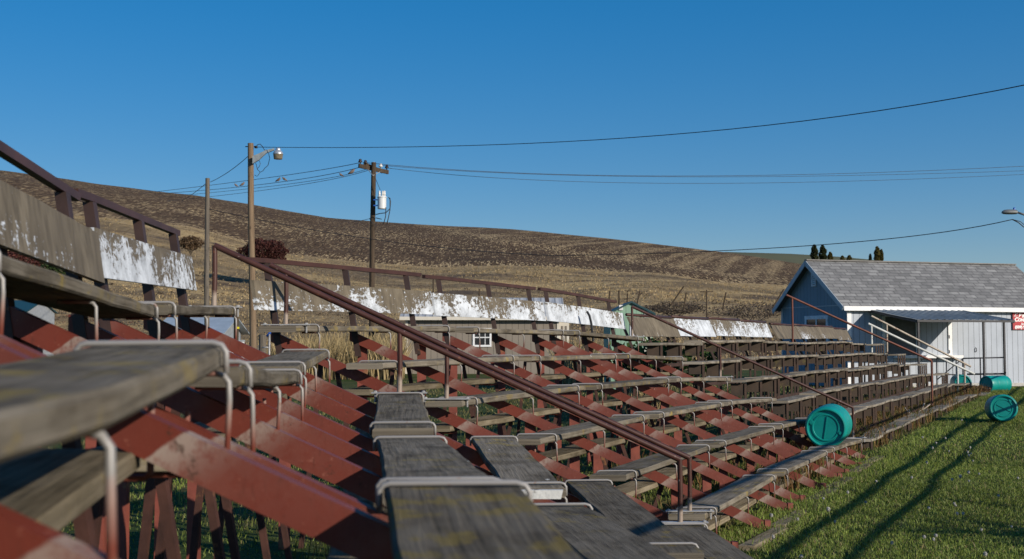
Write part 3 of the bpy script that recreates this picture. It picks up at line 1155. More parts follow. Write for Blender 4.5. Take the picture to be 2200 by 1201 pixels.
BL = ['brown metal bleacher section with tall bare leaning backrest beside the dry reeds',
      'brown metal bleacher section whose leaning backrest is mostly white paint, second from the dry reeds',
      'brown metal bleacher section with patchy white and brown backrest, third from the dry reeds',
      'brown metal bleacher section with white backrest ending just before the blue gable wall',
      'brown metal bleacher section with lichen-stained grey backrest right below the blue gable window',
      'brown metal bleacher section with grey flaking backrest, second one along the blue gable wall',
      'brown metal bleacher section with drab brown backrest in front of the blue house corner',
      'brown metal bleacher section with broad slumping backrest, last before the white pipe rails']
PA = [.22, .66, .50, .60, .12, .30, .2, .40]
NFR = 3
for i in range(8):
    if i < 4:
        ya = 17.75 + i * 1.88
    else:
        ya = 25.75 + (i - 4) * 2.05
    yb = ya + (1.86 if i < 4 else 2.03)
    if i == 7:
        yb -= .3
    brown_section(BL[i], ya, yb, NFR, [.0, .015, .03, .02, -.01, .0, .01, -.03][i], PA[i], i + 1, .42 if i < 4 else .55)
brown_section('short grey bleacher end section on thin open legs under the white pipe rails', 33.95, 35.3, 4, -.05, .4, 9, xo=.25, boards=False, endlegs=True)


# ------------------------------------------------------------------ handrails
def handrail(label, Y, posts, h, mat, r=.021, ext=(0.0, 0.0), group='pipe handrails', zrail=None, plate='galv', dy=0.0):
    """posts: list of (x, zbase)"""
    root = thing('handrail', label, 'handrail', (posts[-1][0], Y, posts[-1][1]), group)
    a = Vector((posts[0][0], Y, posts[0][1] + h))
    b = Vector((posts[-1][0], Y + dy, posts[-1][1] + h))
    d = (b - a).normalized()
    mb = MB()
    mb.tube([a - d * ext[0], a, a.lerp(b, .5) + Vector((0, 0, -.006)), b, b + d * ext[1]], r, 12)
    mb.build('top_rail', mat, root, smooth=True, auto=True)
    for i, (x, z) in enumerate(posts):
        t = (x - a.x) / (b.x - a.x)
        p = a.lerp(b, t)
        mb = MB()
        mb.tube([(x, p.y, z), (x + .003, p.y, (z + p.z) / 2), (x, p.y, p.z)], r * .86, 12, True, [0, .5, 1])
        po = mb.build('post', mat, root, smooth=True, auto=True)
        if plate:
            mb = MB()
            mb.box((x - .19, p.y - .025, z + .001), (x + .19, p.y + .025, z + .009))
            for sx in (-.165, .165):
                mb.tube([(x + sx, p.y, z - .06), (x + sx, p.y, z + .02)], .007, 6)
                mb.tube([(x + sx, p.y, z + .009), (x + sx, p.y, z + .018)], .013, 6)
            mb.build('base_plate', plate, po)
    return root


def rail_on(fr, dY, head, rows, dz=0.004):
    out = []
    for k in rows:
        p = row_pt(fr, k)
        out.append((p.x - W / 2 - .0 + head * dY, p.z + dz))
    return out


handrail('brown pipe handrail with end post beside the short grey pole, nearer of two', 8.0, rail_on(FRD1[2], .09, -.105, (0, 2, 5)), .43, 'pipe')
handrail('brown pipe handrail just behind the nearer one, fixed to the long brown backrest section', 9.24, rail_on(FRA2[0], -.17, .46, (0, 2, 5)), .42, 'pipe', ext=(.14, 0))
handrail('thin brown pipe handrail sloping down to the post beside the barrel on the bench', 16.95, rail_on(FRC2[2], .2, .46, (0, 2, 5)), .44, 'pipe', .020)
p0, p1 = at(1703, 735, 25.4), at(2010, 872, 25.2)
handrail('rust-red pipe handrail crossing in front of the blue gable wall', 25.4, [(p0.x, p0.z), (p1.x, p1.z)], .97, 'rustpipe', .024, ext=(.14, .0), plate=None)
p0, p1 = at(1873, 757, 34.2), at(2058, 845, 34.2)
handrail('white pipe handrail at the far bleacher end before the house', 34.2, [(p0.x, p0.z), (p1.x, p1.z)], .80, 'whitepipe', .034, ext=(.10, .55), plate=None)
p0, p1 = at(1906, 757, 35.2), at(2073, 842, 35.2)
handrail('beige rust-spotted pipe handrail behind the white one', 35.2, [(p0.x, p0.z), (p1.x, p1.z)], .86, 'beigepipe', .032, ext=(.52, .22), plate=None)


# ------------------------------------------------------------------ barrels
def barrel_mesh():
    r, L = .272, .88
    prof = [(0, .018), (.150, .018), (.158, .024), (.170, .024), (.178, .014), (.205, .014), (.214, .028), (.222, .030)]
    prof = [(0.0, .028), (.155, .028), (.160, .020), (.176, .020), (.182, .030), (.222, .030), (.228, .004), (.240, 0), (.256, .006), (.266, .028), (r, .055), (r, .20), (r * 1.004, .235), (r * .985, .26), (r * .985, .285), (r * 1.004, .31),
             (r, .34), (r, .57), (r * 1.004, .60), (r * .985, .62), (r * .985, .645), (r * 1.004, .67), (r, .70), (r, L - .055), (.266, L - .028), (.256, L - .006), (.240, L), (.228, L - .004), (.222, L - .03), (0, L - .03)]
    mb = MB()
    mb.lathe(prof, 48, 'x')
    return mb


def bung_mesh(x0, y, z, out=-1, r=.034):
    mb = MB()
    prof = [(0, 0), (r * .7, 0), (r * .75, .006), (r, .006), (r, .02), (r, .05)]
    mb.lathe([(a, x0 + (b if out < 0 else -b)) for a, b in prof], 16, 'x', (0, y, z))
    return mb


BROOT = thing('barrel', '', 'barrel', (0, 0, 0), 'teal plastic barrels')
b_ = barrel_mesh().build('body', 'teal', BROOT, smooth=True, local=True, auto=True)
bung_mesh(.012, .0, .195).build('bung', 'teal', BROOT, smooth=True, local=True, auto=True)
bung_mesh(.012, .0, -.195, r=.026).build('bung', 'teal', BROOT, smooth=True, local=True, auto=True)
mb = MB()
mb.bar((.024, -.145, .03), (.024, .145, -.03), .012, .012)
mb.build('end_ridge', 'teal', BROOT, local=True)


def copy_tree(o, parent=None):
    c = o.copy()
    COL.objects.link(c)
    if parent is not None:
        c.parent = parent
    for ch in list(o.children):
        copy_tree(ch, c)
    return c


def put_barrel(o, centre, yaw, pitch=0.0, roll=0.0, label=''):
    # local +x is the barrel axis, x=0 end faces backwards along the axis
    m = Matrix.Rotation(yaw, 4, 'Z') @ Matrix.Rotation(pitch, 4, 'Y') @ Matrix.Rotation(roll, 4, 'X')
    off = m @ Vector((.44, 0, 0))
    o.location = Vector(centre) - off
    o.rotation_euler = m.to_euler()
    o['label'] = label


B = [BROOT] + [copy_tree(BROOT) for _ in range(3)]
q = at(1777, 913, 15.35)
put_barrel(B[0], (q.x + .13, 15.74, CAMZ - 1.445 + .275), R(69), 0, R(-70), 'teal barrel lying on the lowest bench plank beside a handrail post')
q = at(2162, 882, 23.3)
put_barrel(B[1], (q.x + .06, 23.7, .285), R(74), R(4), R(40), 'teal barrel on the lawn facing its round end at us, nearest the photo edge')
q = at(2139, 836, 36.5)
put_barrel(B[2], (q.x, 36.5, .27), R(28), 0, R(10), 'teal barrel lying sideways on the grass in front of the picnic table')
q = at(2070, 817, 37.2)
put_barrel(B[3], (q.x - .05, 37.3, .28), R(78), 0, R(120), 'teal barrel half hidden behind the white handrail post by the house')


# ------------------------------------------------------------------ house
HX0, HX1, HY0, HYR, HY1 = 11.53, 11.53 + 8.5, 40.0, 42.33, 44.66
HS = .002
HYAW = R(15)
CH, SH = math.cos(HYAW), math.sin(HYAW)
HOFF = Vector((HX0, HY0, 0))   # the old building has settled towards one end


def hz(x, z):
    return z - HS * (x - HX0)


class HB(MB):
    def build(s, *a, **k):
        s.v = [(x - HOFF.x, y - HOFF.y, hz(x, z) - HOFF.z) for x, y, z in s.v]
        return super().build(*a, **dict(k, local=True))


house = thing('house', 'single storey house with grey shingle roof, pale front siding and a blue-shaded gable wall', 'house', (HX0, HY0, 0), None, (0, 0, HYAW))
EZ = CAMZ + 1.196     # eave
RZ = CAMZ + 2.79


def quad(mb, pts, uv):
    b = len(mb.v)
    mb.v += [tuple(p) for p in pts]
    mb.face([b + i for i in range(len(pts))], uv)


mb = HB()
quad(mb, [(HX0, HY0, -.2), (HX1, HY0, -.2), (HX1, HY0, EZ), (HX0, HY0, EZ)], [(0, 0), (HX1 - HX0, 0), (HX1 - HX0, 3), (0, 3)])
quad(mb, [(HX0 + .1, HY0 + .1, -.2), (HX1 - .1, HY0 + .1, -.2), (HX1 - .1, HY0 + .1, EZ), (HX0 + .1, HY0 + .1, EZ)], [(0, 0)] * 4)
mb.build('front_wall', 'hfront', house)
for x in (HX0, HX1):
    mb = HB()
    pts_ = [(x, HY0 + .01, -.2), (x, HY1, -.2), (x, HY1, EZ), (x, HYR, RZ - .05), (x, HY0 + .01, EZ)]
    quad(mb, pts_, [(p[1], p[2]) for p in pts_])
    mb.build('gable_wall', 'hgable', house)
mb = HB()
quad(mb, [(HX0, HY1, -.2), (HX1, HY1, -.2), (HX1, HY1, EZ), (HX0, HY1, EZ)], [(0, 0), (7, 0), (7, 3), (0, 3)])
mb.build('back_wall', 'hfront', house)
# roof slabs
OV = .28
for sgn, ye in ((-1, HY0 - .20), (1, HY1 + .20)):
    mb = HB()
    sl = (RZ - EZ) / (HYR - HY0)
    ze = RZ - sl * abs(HYR - ye) + .05
    x0, x1 = HX0 - OV, HX1 + .12
    L_ = math.hypot(abs(HYR - ye), RZ + .05 - ze)
    a = [(x0, ye, ze), (x1, ye, ze), (x1, HYR + (.002 * sgn), RZ + .05), (x0, HYR + (.002 * sgn), RZ + .05)]
    quad(mb, a, [(0, 0), (x1 - x0, 0), (x1 - x0, L_), (0, L_)])
    quad(mb, [(p[0], p[1], p[2] - .07) for p in a], [(0, 0)] * 4)
    for i in range(4):
        p, r_ = a[i], a[(i + 1) % 4]
        quad(mb, [p, r_, (r_[0], r_[1], r_[2] - .07), (p[0], p[1], p[2] - .07)], [(0, 0), (.1, 0), (.1, .1), (0, .1)])
    mb.build('roof', 'shingle', house)
mb = HB()
mb.box((HX0 - OV, HYR - .10, RZ + .035), (HX1 + .12, HYR + .10, RZ + .075))
mb.build('ridge_cap', simple('ridge_shingle', (.21, .20, .19), .9, 0, .2, 10), house)
ze = RZ - (RZ - EZ) / (HYR - HY0) * (HYR - HY0 + .20) + .05
mb = HB()
mb.box((HX0 - OV + .02, HY0 - .228, ze - .16), (HX1 + .1, HY0 - .203, ze - .004))
mb.box((HX0 - .02, HY0 - .20, ze - .165), (HX1 + .1, HY0 + .0, ze - .145))
mb.build('fascia', 'htrim', house)
# barge boards on the gable
mb = HB()
for x in (HX0 - OV - .012,):
    for ye in (HY0 - .20, HY1 + .20):
        zee = RZ - (RZ - EZ) / (HYR - HY0) * (abs(HYR - ye)) + .05
        mb.bar((x, ye, zee - .10), (x, HYR, RZ - .05), .024, .17, (0, 0, 1))
mb.build('barge_board', 'bluetrim', house)
mb = HB()
mb.box((HX0 - .03, HY0 - .03, -.1), (HX0 + .13, HY0 - .002, EZ - .10))
mb.build('corner_trim', 'htrim', house)
mb = HB()
mb.box((HX0 - .03, HY1 - .1, -.1), (HX0 - .002, HY1 + .02, EZ - .05))
mb.box((HX0 - .012, HY0 + .02, EZ - .06), (HX0 - .002, HY1 - .1, EZ - .03))
mb.build('gable_trim', 'bluetrim', house)
# gable vent
vy, vz = 42.2, CAMZ + (727 - 597) / F * 42.4
vent = None
mb = HB()
mb.box((HX0 - .045, vy - .16, vz - .32), (HX0 - .003, vy - .12, vz + .30))
mb.box((HX0 - .045, vy + .12, vz - .32), (HX0 - .003, vy + .16, vz + .30))
mb.box((HX0 - .045, vy - .119, vz + .26), (HX0 - .003, vy + .119, vz + .30))
mb.box((HX0 - .045, vy - .119, vz - .32), (HX0 - .003, vy + .119, vz - .27))
for i in range(7):
    z_ = vz - .25 + i * .075
    mb.hexa([(HX0 - .04, vy - .118, z_), (HX0 - .004, vy - .118, z_ + .05), (HX0 - .004, vy + .118, z_ + .05), (HX0 - .04, vy + .118, z_),
             (HX0 - .04, vy - .118, z_ + .012), (HX0 - .004, vy - .118, z_ + .062), (HX0 - .004, vy + .118, z_ + .062), (HX0 - .04, vy + .118, z_ + .012)])
mb.build('vent', simple('pale_vent_paint', (.60, .64, .68), .55), house)
# gable window: facing -x
wy0, wy1 = 41.25, 42.89
wz0, wz1 = CAMZ - .05, CAMZ + .82
mb = HB()
for (y0, y1, z0, z1) in ((wy0, wy0 + .13, wz0 - .6, wz1), (wy1 - .13, wy1, wz0 - .6, wz1), (wy0 + .13, wy1 - .13, wz1 - .13, wz1)):
    mb.box((HX0 - .04, y0, z0), (HX0 - .003, y1, z1))
wf = mb.build('window', simple('blue_white_window_trim', (.55, .60, .66), .5), house)
mb = HB()
mb.box((HX0 - .012, wy0 + .13, wz0 - .6), (HX0 - .004, wy1 - .13, wz1 - .13))
mb.build('pane', 'glass', wf)
mb = HB()
mb.box((HX0 - .03, 42.04, wz0 - .6), (HX0 - .014, 42.10, wz1 - .13))
mb.build('mullion', 'htrim', wf)


def hx(px, d=0.0):
    """distance along the front wall (plus HX0) seen at a photo column, d metres before the wall"""
    r = (px - 1100) / F
    return HX0 + (r * (HY0 - CH * d) - HX0 - SH * d) / (CH - SH * r)


def hzp(py, px=2050):
    return CAMZ + (727 - py) / F * (HY0 + SH * (hx(px) - HX0)) + HS * (hx(px) - HX0)


def fbox(mb, px0, px1, py0, py1, y0, y1):
    x0, x1 = hx(px0), hx(px1)
    pm = (px0 + px1) / 2
    mb.box((x0, y0, hzp(py1, pm)), (x1, y1, hzp(py0, pm)))


# serving hatch under the awning
hat = HB()
fbox(hat, 1894, 1900, 680, 764, HY0 - .05, HY0 - .003)
fbox(hat, 1966, 1971, 684, 762, HY0 - .05, HY0 - .003)
fbox(hat, 1900, 1966, 676, 681, HY0 - .05, HY0 - .003)
ho = hat.build('serving_hatch', 'htrim', house)
mb = HB()
fbox(mb, 1900, 1966, 681, 764, HY0 - .012, HY0 - .004)
mb.build('shutter_panel', simple('dark_hatch_board', (.10, .11, .12), .6), ho)
mb = HB()
fbox(mb, 1918, 2056, 763, 769, HY0 - .32, HY0 - .0035)
mb.build('counter', 'htrim', house)
mb = HB()
fbox(mb, 2035, 2043, 672, 763, HY0 - .045, HY0 - .003)
dj = mb.build('door_trim', 'htrim', house)
mb = HB()
for py in (720, 752):
    fbox(mb, 2035.5, 2037.5, py, py + 7, HY0 - .055, HY0 - .0455)
mb.build('hinge', 'darkmetal', dj)
mb = HB()
fbox(mb, 2044, 2112, 674, 822, HY0 - .010, HY0 - .002)
dr = mb.build('door', 'hfront', house)
mb = HB()
x_, z0_, z1_ = hx(2093.5), hzp(756, 2093), hzp(747, 2093)
mb.tube([(x_, HY0 - .012, z0_), (x_, HY0 - .06, z0_ + .02), (x_, HY0 - .06, z1_ - .02), (x_, HY0 - .012, z1_)], .014, 8)
mb.build('handle', 'darkmetal', dr, smooth=True)
mb = HB()
mb.box((HX0 - .04, HY0 - .05, -.15), (HX1, HY0 + .0, .13))
mb.build('foundation', 'concrete', house)
# corrugated awning
AD = 2.85
ax0, ax1 = hx(1864), hx(2062)
az0 = hzp(667, 1970)
az1 = CAMZ + (727 - 690) / F * 38.0 + HS * 2.5
mb = HB()
prof_ = []
xx = ax0
while xx < ax1 - .01:
    w_ = min(.27, ax1 - xx)
    prof_ += [(xx, 0), (xx + w_ * .66, .0), (xx + w_ * .72, .022), (xx + w_ * .90, .022)]
    xx += w_
prof_.append((ax1, 0))
nn = len(prof_)
for j, (y, z) in enumerate(((HY0 - .01, az0 + .03), (HY0 - AD / 2, (az0 + az1) / 2 + .02), (HY0 - AD, az1 + .04))):
    for (x, dz) in prof_:
        mb.v.append((x, y, z + dz))
for j in range(2):
    for i in range(nn - 1):
        mb.face([j * nn + i, j * nn + i + 1, (j + 1) * nn + i + 1, (j + 1) * nn + i])
aw = mb.build('awning', simple('weathered_awning_metal', (.24, .265, .27), .6, .0, .2, 3, 0, (.13, .15, .16), .6, .2), house)
mb = HB()
mb.bar((ax0, HY0 - AD, az1), (ax1, HY0 - AD, az1), .06, .07)
mb.bar((ax0 + .02, HY0 - .02, az0 - .03), (ax0 + .02, HY0 - AD, az1 - .02), .05, .07)
mb.bar((ax1 - .02, HY0 - .02, az0 - .03), (ax1 - .02, HY0 - AD, az1 - .02), .05, .07)
mb.build('awning_frame', 'darkmetal', aw)
for px in (1972, 2112, 2156):
    mb = HB()
    x_ = hx(px, AD - .03)
    yy = HY0 - AD + .03
    x_ = max(min(x_, ax1 - .05), ax0 + .05)
    mb.box((x_ - .03, yy - .03, -.05), (x_ + .03, yy + .03, az1 - .036))
    mb.build('awning_post', 'darkmetal', aw)

# black deck railing in front of the wall
rl = thing('railing', 'black metal railing standing along the front of the pale house wall', 'railing', (hx(2085, 38.4), 38.4, 0))
YR_ = 38.4


def rp(px, py, Y=YR_):
    p = at(px, py, Y)
    return Vector((p.x, Y, max(p.z, -.03)))


mb = MB()
mb.tube([rp(2012, 769), rp(2055, 770)], .022, 8)
mb.tube([rp(2069, 770), rp(2157, 768)], .022, 8)
mb.tube([rp(2012, 804), rp(2054, 805)], .02, 8)
mb.tube([rp(2078, 804), rp(2157, 803)], .03, 8)
mb.tube([rp(2014, 815), rp(2069, 770)], .018, 8)
mb.build('rail', 'darkmetal', rl, smooth=True)
for px in (2003, 2012, 2033, 2054, 2068, 2106):
    mb = MB()
    a = rp(px, 770)
    mb.tube([(a.x, YR_, -.05), a], .022, 8)
    mb.build('post', 'darkmetal', rl, smooth=True)

# shop sign
SY = HY0 - .035
sx0, sx1 = hx(2173), hx(2228)
sz0, sz1 = hzp(708.5, 2173), hzp(669, 2173)
sg = thing('sign', 'red advertising sign with white lettering and phone number on the house wall', 'sign', (HX0 + CH * (sx0 - HX0) - SH * (SY - HY0), HY0 + SH * (sx0 - HX0) + CH * (SY - HY0), hz(sx0, sz0)), None, (0, 0, HYAW))
HOFF = Vector((sx0, SY, hz(sx0, sz0)))
mb = HB()
mb.box((sx0, SY - .018, sz0), (sx1, SY, sz1))
mb.build('panel', 'red', sg)
mb = HB()
for (a, b, c, d) in ((sx0, sx0 + .02, sz0, sz1), (sx0 + .02, sx1, sz0, sz0 + .018), (sx0 + .02, sx1, sz1 - .018, sz1)):
    mb.box((a, SY - .022, c), (b, SY - .0185, d))
mb.build('edge_trim', simple('dark_red_edge', (.16, .01, .015), .5), sg)


def lettering(txt, x, z, size, parent, shear=.2, off=.008, sx=1.0):
    cu = bpy.data.curves.new('lettering', 'FONT')
    cu.body = txt
    cu.size = size
    cu.shear = shear
    cu.offset = off
    cu.extrude = .002
    o = bpy.data.objects.new('lettering', cu)
    COL.objects.link(o)
    dg = bpy.context.evaluated_depsgraph_get()
    me = bpy.data.meshes.new_from_object(o.evaluated_get(dg))
    bpy.data.objects.remove(o)
    me.transform(Matrix.Rotation(math.pi / 2, 4, 'X') @ Matrix.Diagonal((sx, 1, 1, 1)))
    me.materials.clear()
    me.materials.append(M['white'])
    ob = bpy.data.objects.new('lettering', me)
    COL.objects.link(ob)
    ob.parent = parent
    ob.location = Vector((x, SY - .021, hz(x, z))) - HOFF
    return ob


lettering('B', hx(2185.5), hzp(682, 2185), .20, sg, .25, .010)
lettering('RO', hx(2192.8), hzp(682, 2185), .15, sg, .25, .009)
lettering('C', hx(2176.5), hzp(690.5, 2185), .20, sg, .25, .010)
lettering('ONST', hx(2184), hzp(690.5, 2185), .15, sg, .25, .009)
lettering('Spe', hx(2190), hzp(698, 2185), .11, sg, .45, .002)
lettering('(509) 9', hx(2177.5), hzp(705.2, 2185), .125, sg, 0, .009, 1.15)
mb = HB()
a = Vector((hx(2176.5), SY - .022, hzp(680, 2185)))
mb.bar(a, a + Vector((.11, 0, .13)), .006, .022, (0, 0, 1))
mb.bar(a + Vector((.04, 0, .125)), a + Vector((.15, 0, .10)), .006, .03, (0, 0, 1))
mb.bar(a + Vector((.02, 0, .0)), a + Vector((.13, 0, .02)), .006, .012, (0, 0, 1))
mb.build('hammer_emblem', 'white', sg)

# picnic table
pc = at(2196, 820, 37.6)
pt = thing('picnic_table', 'dark picnic table with attached bench under the sign beside the house', 'table', (pc.x, 37.6, 0))
tx0, tx1 = hx(2146, 37.3), hx(2146, 37.3) + 1.8
mb = MB()
for i in range(5):
    mb.box((tx0, 37.25 + i * .15, .70), (tx1, 37.25 + i * .15 + .135, .74))
mb.build('table_top', 'tablewood', pt)
for y0 in (36.72, 38.05):
    mb = MB()
    for i in range(2):
        mb.box((tx0 - .36, y0 + i * .135, .40), (tx1 - .36 + .36, y0 + i * .135 + .125, .44))
    mb.build('bench', 'tablewood', pt)
for x_ in (tx0 + .35, tx1 - .35):
    mb = MB()
    mb.tube([(x_, 36.85, -.03), (x_, 36.85, .39)], .025, 8)
    mb.tube([(x_, 38.2, -.03), (x_, 38.2, .39)], .025, 8)
    mb.tube([(x_, 36.85, .36), (x_, 38.2, .36)], .022, 8)
    mb.tube([(x_, 37.3, .36), (x_, 37.4, .69)], .025, 8)
    mb.tube([(x_, 37.8, .36), (x_, 37.75, .69)], .025, 8)
    mb.tube([(x_, 37.55, .37), (x_ + .45 * (1 if x_ < pc.x else -1), 37.55, .68)], .02, 8)
    mb.build('leg', 'darkmetal', pt, smooth=True)


# ------------------------------------------------------------------ sheds
def gable_shed(name, label, x0, x1, y0, y1, ez, rz, wallm, roofm, trimm, ridge='x', ov=.3, base=-.3):
    root = thing(name, label, 'shed', ((x0 + x1) / 2, (y0 + y1) / 2, base))
    mb = MB()
    if ridge == 'x':
        ym = (y0 + y1) / 2
        for y in (y0, y1):
            quad(mb, [(x0, y, base), (x1, y, base), (x1, y, ez), (x0, y, ez)], [(0, 0), (x1 - x0, 0), (x1 - x0, ez - base), (0, ez - base)])
        for x in (x0, x1):
            P_ = [(x, y0, base), (x, y1, base), (x, y1, ez), (x, ym, rz), (x, y0, ez)]
            quad(mb, P_, [(p[1], p[2]) for p in P_])
    else:
        xm = (x0 + x1) / 2
        for x in (x0, x1):
            quad(mb, [(x, y0, base), (x, y1, base), (x, y1, ez), (x, y0, ez)], [(0, 0), (y1 - y0, 0), (y1 - y0, ez - base), (0, ez - base)])
        for y in (y0, y1):
            P_ = [(x0, y, base), (x1, y, base), (x1, y, ez), (xm, y, rz), (x0, y, ez)]
            quad(mb, P_, [(p[0], p[2]) for p in P_])
    mb.build('wall', wallm, root)
    for sgn in (-1, 1):
        mb = MB()
        if ridge == 'x':
            ye = (y0 if sgn < 0 else y1) + sgn * ov
            ym = (y0 + y1) / 2
            ze_ = rz - (rz - ez) / (ym - y0) * abs(ye - ym)
            a = [(x0 - ov, ye, ze_ + .03), (x1 + ov, ye, ze_ + .03), (x1 + ov, ym, rz + .03), (x0 - ov, ym, rz + .03)]
            uv = [(0, 0), (x1 - x0 + 2 * ov, 0), (x1 - x0 + 2 * ov, 3), (0, 3)]
        else:
            xe = (x0 if sgn < 0 else x1) + sgn * ov
            xm = (x0 + x1) / 2
            ze_ = rz - (rz - ez) / (xm - x0) * abs(xe - xm)
            a = [(xe, y0 - ov, ze_ + .03), (xe, y1 + ov, ze_ + .03), (xm, y1 + ov, rz + .03), (xm, y0 - ov, rz + .03)]
            uv = [(0, 0), (y1 - y0, 0), (y1 - y0, 3), (0, 3)]
        quad(mb, a, uv)
        quad(mb, [(p[0], p[1], p[2] - .06) for p in a], uv)
        for i in range(4):
            p, r_ = a[i], a[(i + 1) % 4]
            quad(mb, [p, r_, (r_[0], r_[1], r_[2] - .06), (p[0], p[1], p[2] - .06)], [(0, 0), (.05, 0), (.05, .05), (0, .05)])
        mb.build('roof', roofm, root)
    return root


SYD = 56.0
px2x = lambda px, Y: (px - 1100) / F * Y
pz = lambda py, Y: CAMZ + (727 - py) / F * Y
x0, x1 = px2x(872, SYD), px2x(1201, SYD)
shed = gable_shed('shed', 'long taupe shed with ribbed metal roof and a small white window', x0, x1, SYD, SYD + 4.4, pz(679, SYD), pz(641, SYD + 2.2), 'shedwall', 'ribroof', 'shedtrim', 'x', .28, -.1)
mb = MB()
ez = pz(679, SYD)
mb.box((x0 - .28, SYD - .31, ez - .20), (x1 + .28, SYD - .285, ez - .035))
mb.box((x0 - .02, SYD - .03, -.1), (x0 + .10, SYD - .003, ez - .05))
mb.box((x1 - .10, SYD - .03, -.1), (x1 + .02, SYD - .003, ez - .05))
mb.build('trim', 'shedtrim', shed)
wx0, wx1, wz0_, wz1_ = px2x(1016, SYD), px2x(1056, SYD), pz(745, SYD), pz(705, SYD)
mb = MB()
t_ = .09
mb.box((wx0, SYD - .05, wz0_), (wx0 + t_, SYD - .003, wz1_))
mb.box((wx1 - t_, SYD - .05, wz0_), (wx1, SYD - .003, wz1_))
mb.box((wx0 + t_, SYD - .05, wz1_ - t_), (wx1 - t_, SYD - .003, wz1_))
mb.box((wx0 + t_, SYD - .05, wz0_), (wx1 - t_, SYD - .003, wz0_ + t_))
mb.box((wx0 + t_, SYD - .04, (wz0_ + wz1_) / 2 - .025), (wx1 - t_, SYD - .003, (wz0_ + wz1_) / 2 + .025))
for f_ in (.36, .66):
    xx = wx0 + (wx1 - wx0) * f_
    mb.box((xx - .015, SYD - .03, wz0_ + t_), (xx + .015, SYD - .003, wz1_ - t_))
wf = mb.build('window', 'htrim', shed)
mb = MB()
mb.box((wx0 + t_, SYD - .012, wz0_ + t_), (wx1 - t_, SYD - .004, wz1_ - t_))
mb.build('pane', 'glass', wf)
# porch bay with a pale door at the shed's end
mb = MB()
mb.box((x1 + .02, SYD + .4, -.1), (x1 + .5, SYD + .45, pz(684, SYD)))
d_ = mb.build('door', 'shedtrim', shed)
mb = MB()
mb.box((x1 + .12, SYD + .385, 1.5), (x1 + .22, SYD + .398, 2.3))
mb.box((x1 + .30, SYD + .385, 1.5), (x1 + .40, SYD + .398, 2.3))
mb.build('door_panel', 'shedwall', d_)

# green shed, gable towards the bleachers
GY = 36.0
gx0, gx1 = px2x(1311, GY), px2x(1402, GY)
gsh = gable_shed('shed', 'small green ribbed metal shed with a white panel and narrow door, behind the white backrest', gx0, gx1, GY, GY + 2.6, pz(672, GY), pz(649, GY), 'greenwall', 'tealroof', 'htrim', 'y', .08, -.05)
mb = MB()
vx, vzz = px2x(1334, GY), pz(661, GY)
mb.box((vx - .06, GY - .03, vzz - .08), (vx + .06, GY - .003, vzz + .08))
for i in range(4):
    mb.box((vx - .05, GY - .036, vzz - .06 + i * .035), (vx + .05, GY - .031, vzz - .045 + i * .035))
mb.build('vent', 'htrim', gsh)
mb = MB()
mb.box((px2x(1353, GY), GY - .02, pz(722, GY)), (px2x(1367, GY), GY - .003, pz(683, GY)))
d_ = mb.build('hatch_panel', 'greywall', gsh)
d_.data.materials.clear()
d_.data.materials.append(simple('pale_lilac_panel', (.52, .53, .58), .5))
mb = MB()
mb.box((px2x(1361, GY), GY - .026, pz(696, GY)), (px2x(1366, GY), GY - .0205, pz(691, GY)))
mb.build('small_window', 'glass', d_)
mb = MB()
mb.box((px2x(1384, GY), GY - .03, -.05), (px2x(1387, GY), GY - .003, pz(669, GY)))
mb.box((px2x(1396, GY), GY - .03, -.05), (px2x(1399, GY), GY - .003, pz(669, GY)))
mb.box((px2x(1387, GY), GY - .03, pz(674, GY)), (px2x(1396, GY), GY - .003, pz(669, GY)))
d_ = mb.build('door_frame', 'shedtrim', gsh)
mb = MB()
mb.box((px2x(1387, GY), GY - .015, -.05), (px2x(1396, GY), GY - .004, pz(674.5, GY)))
mb.build('door', simple('pale_green_door', (.42, .50, .42), .5), d_)
mb = MB()
mb.box((px2x(1388.5, GY), GY - .02, pz(700, GY)), (px2x(1391, GY), GY - .0155, pz(684, GY)))
mb.build('door_pane', 'glass', d_)

# sheds seen through the frames at the left
LY = 60.0
gable_shed('shed', 'grey shed with pale blue-grey metal roof glimpsed under the left bleachers', px2x(345, LY), px2x(470, LY), LY, LY + 5, pz(712, LY), pz(683, LY + 2.5), 'greywall', 'paleroof', 'htrim', 'x', .4, 0)
gable_shed('shed', 'white shed with teal roof glimpsed under the leftmost bench', px2x(-60, 64), px2x(56, 64), 64, 68, pz(668, 64), pz(646, 66), 'greywall', 'tealroof', 'htrim', 'x', .12, .0)
# pale trailer by the wooden fence post
tl = thing('trailer', 'low white trailer parked in the dry grass behind the wire fence', 'trailer', (px2x(500, 58), 58, 0))
mb = MB()
mb.box((px2x(470, 58), 57.4, .45), (px2x(520, 58), 58.6, 1.55))
mb.build('body', 'htrim', tl)
mb = MB()
mb.box((px2x(470, 58) - .03, 57.35, 1.551), (px2x(520, 58) + .03, 58.65, 1.62))
mb.build('roof', 'paleroof', tl)
for x_ in (px2x(480, 58), px2x(508, 58)):
    mb = MB()
    mb.lathe([(0, 57.3), (.3, 57.3), (.32, 57.34), (.32, 57.5), (0, 57.5)], 18, 'y', (x_, 0, .32))
    mb.build('wheel', 'wire', tl, smooth=True, auto=True)


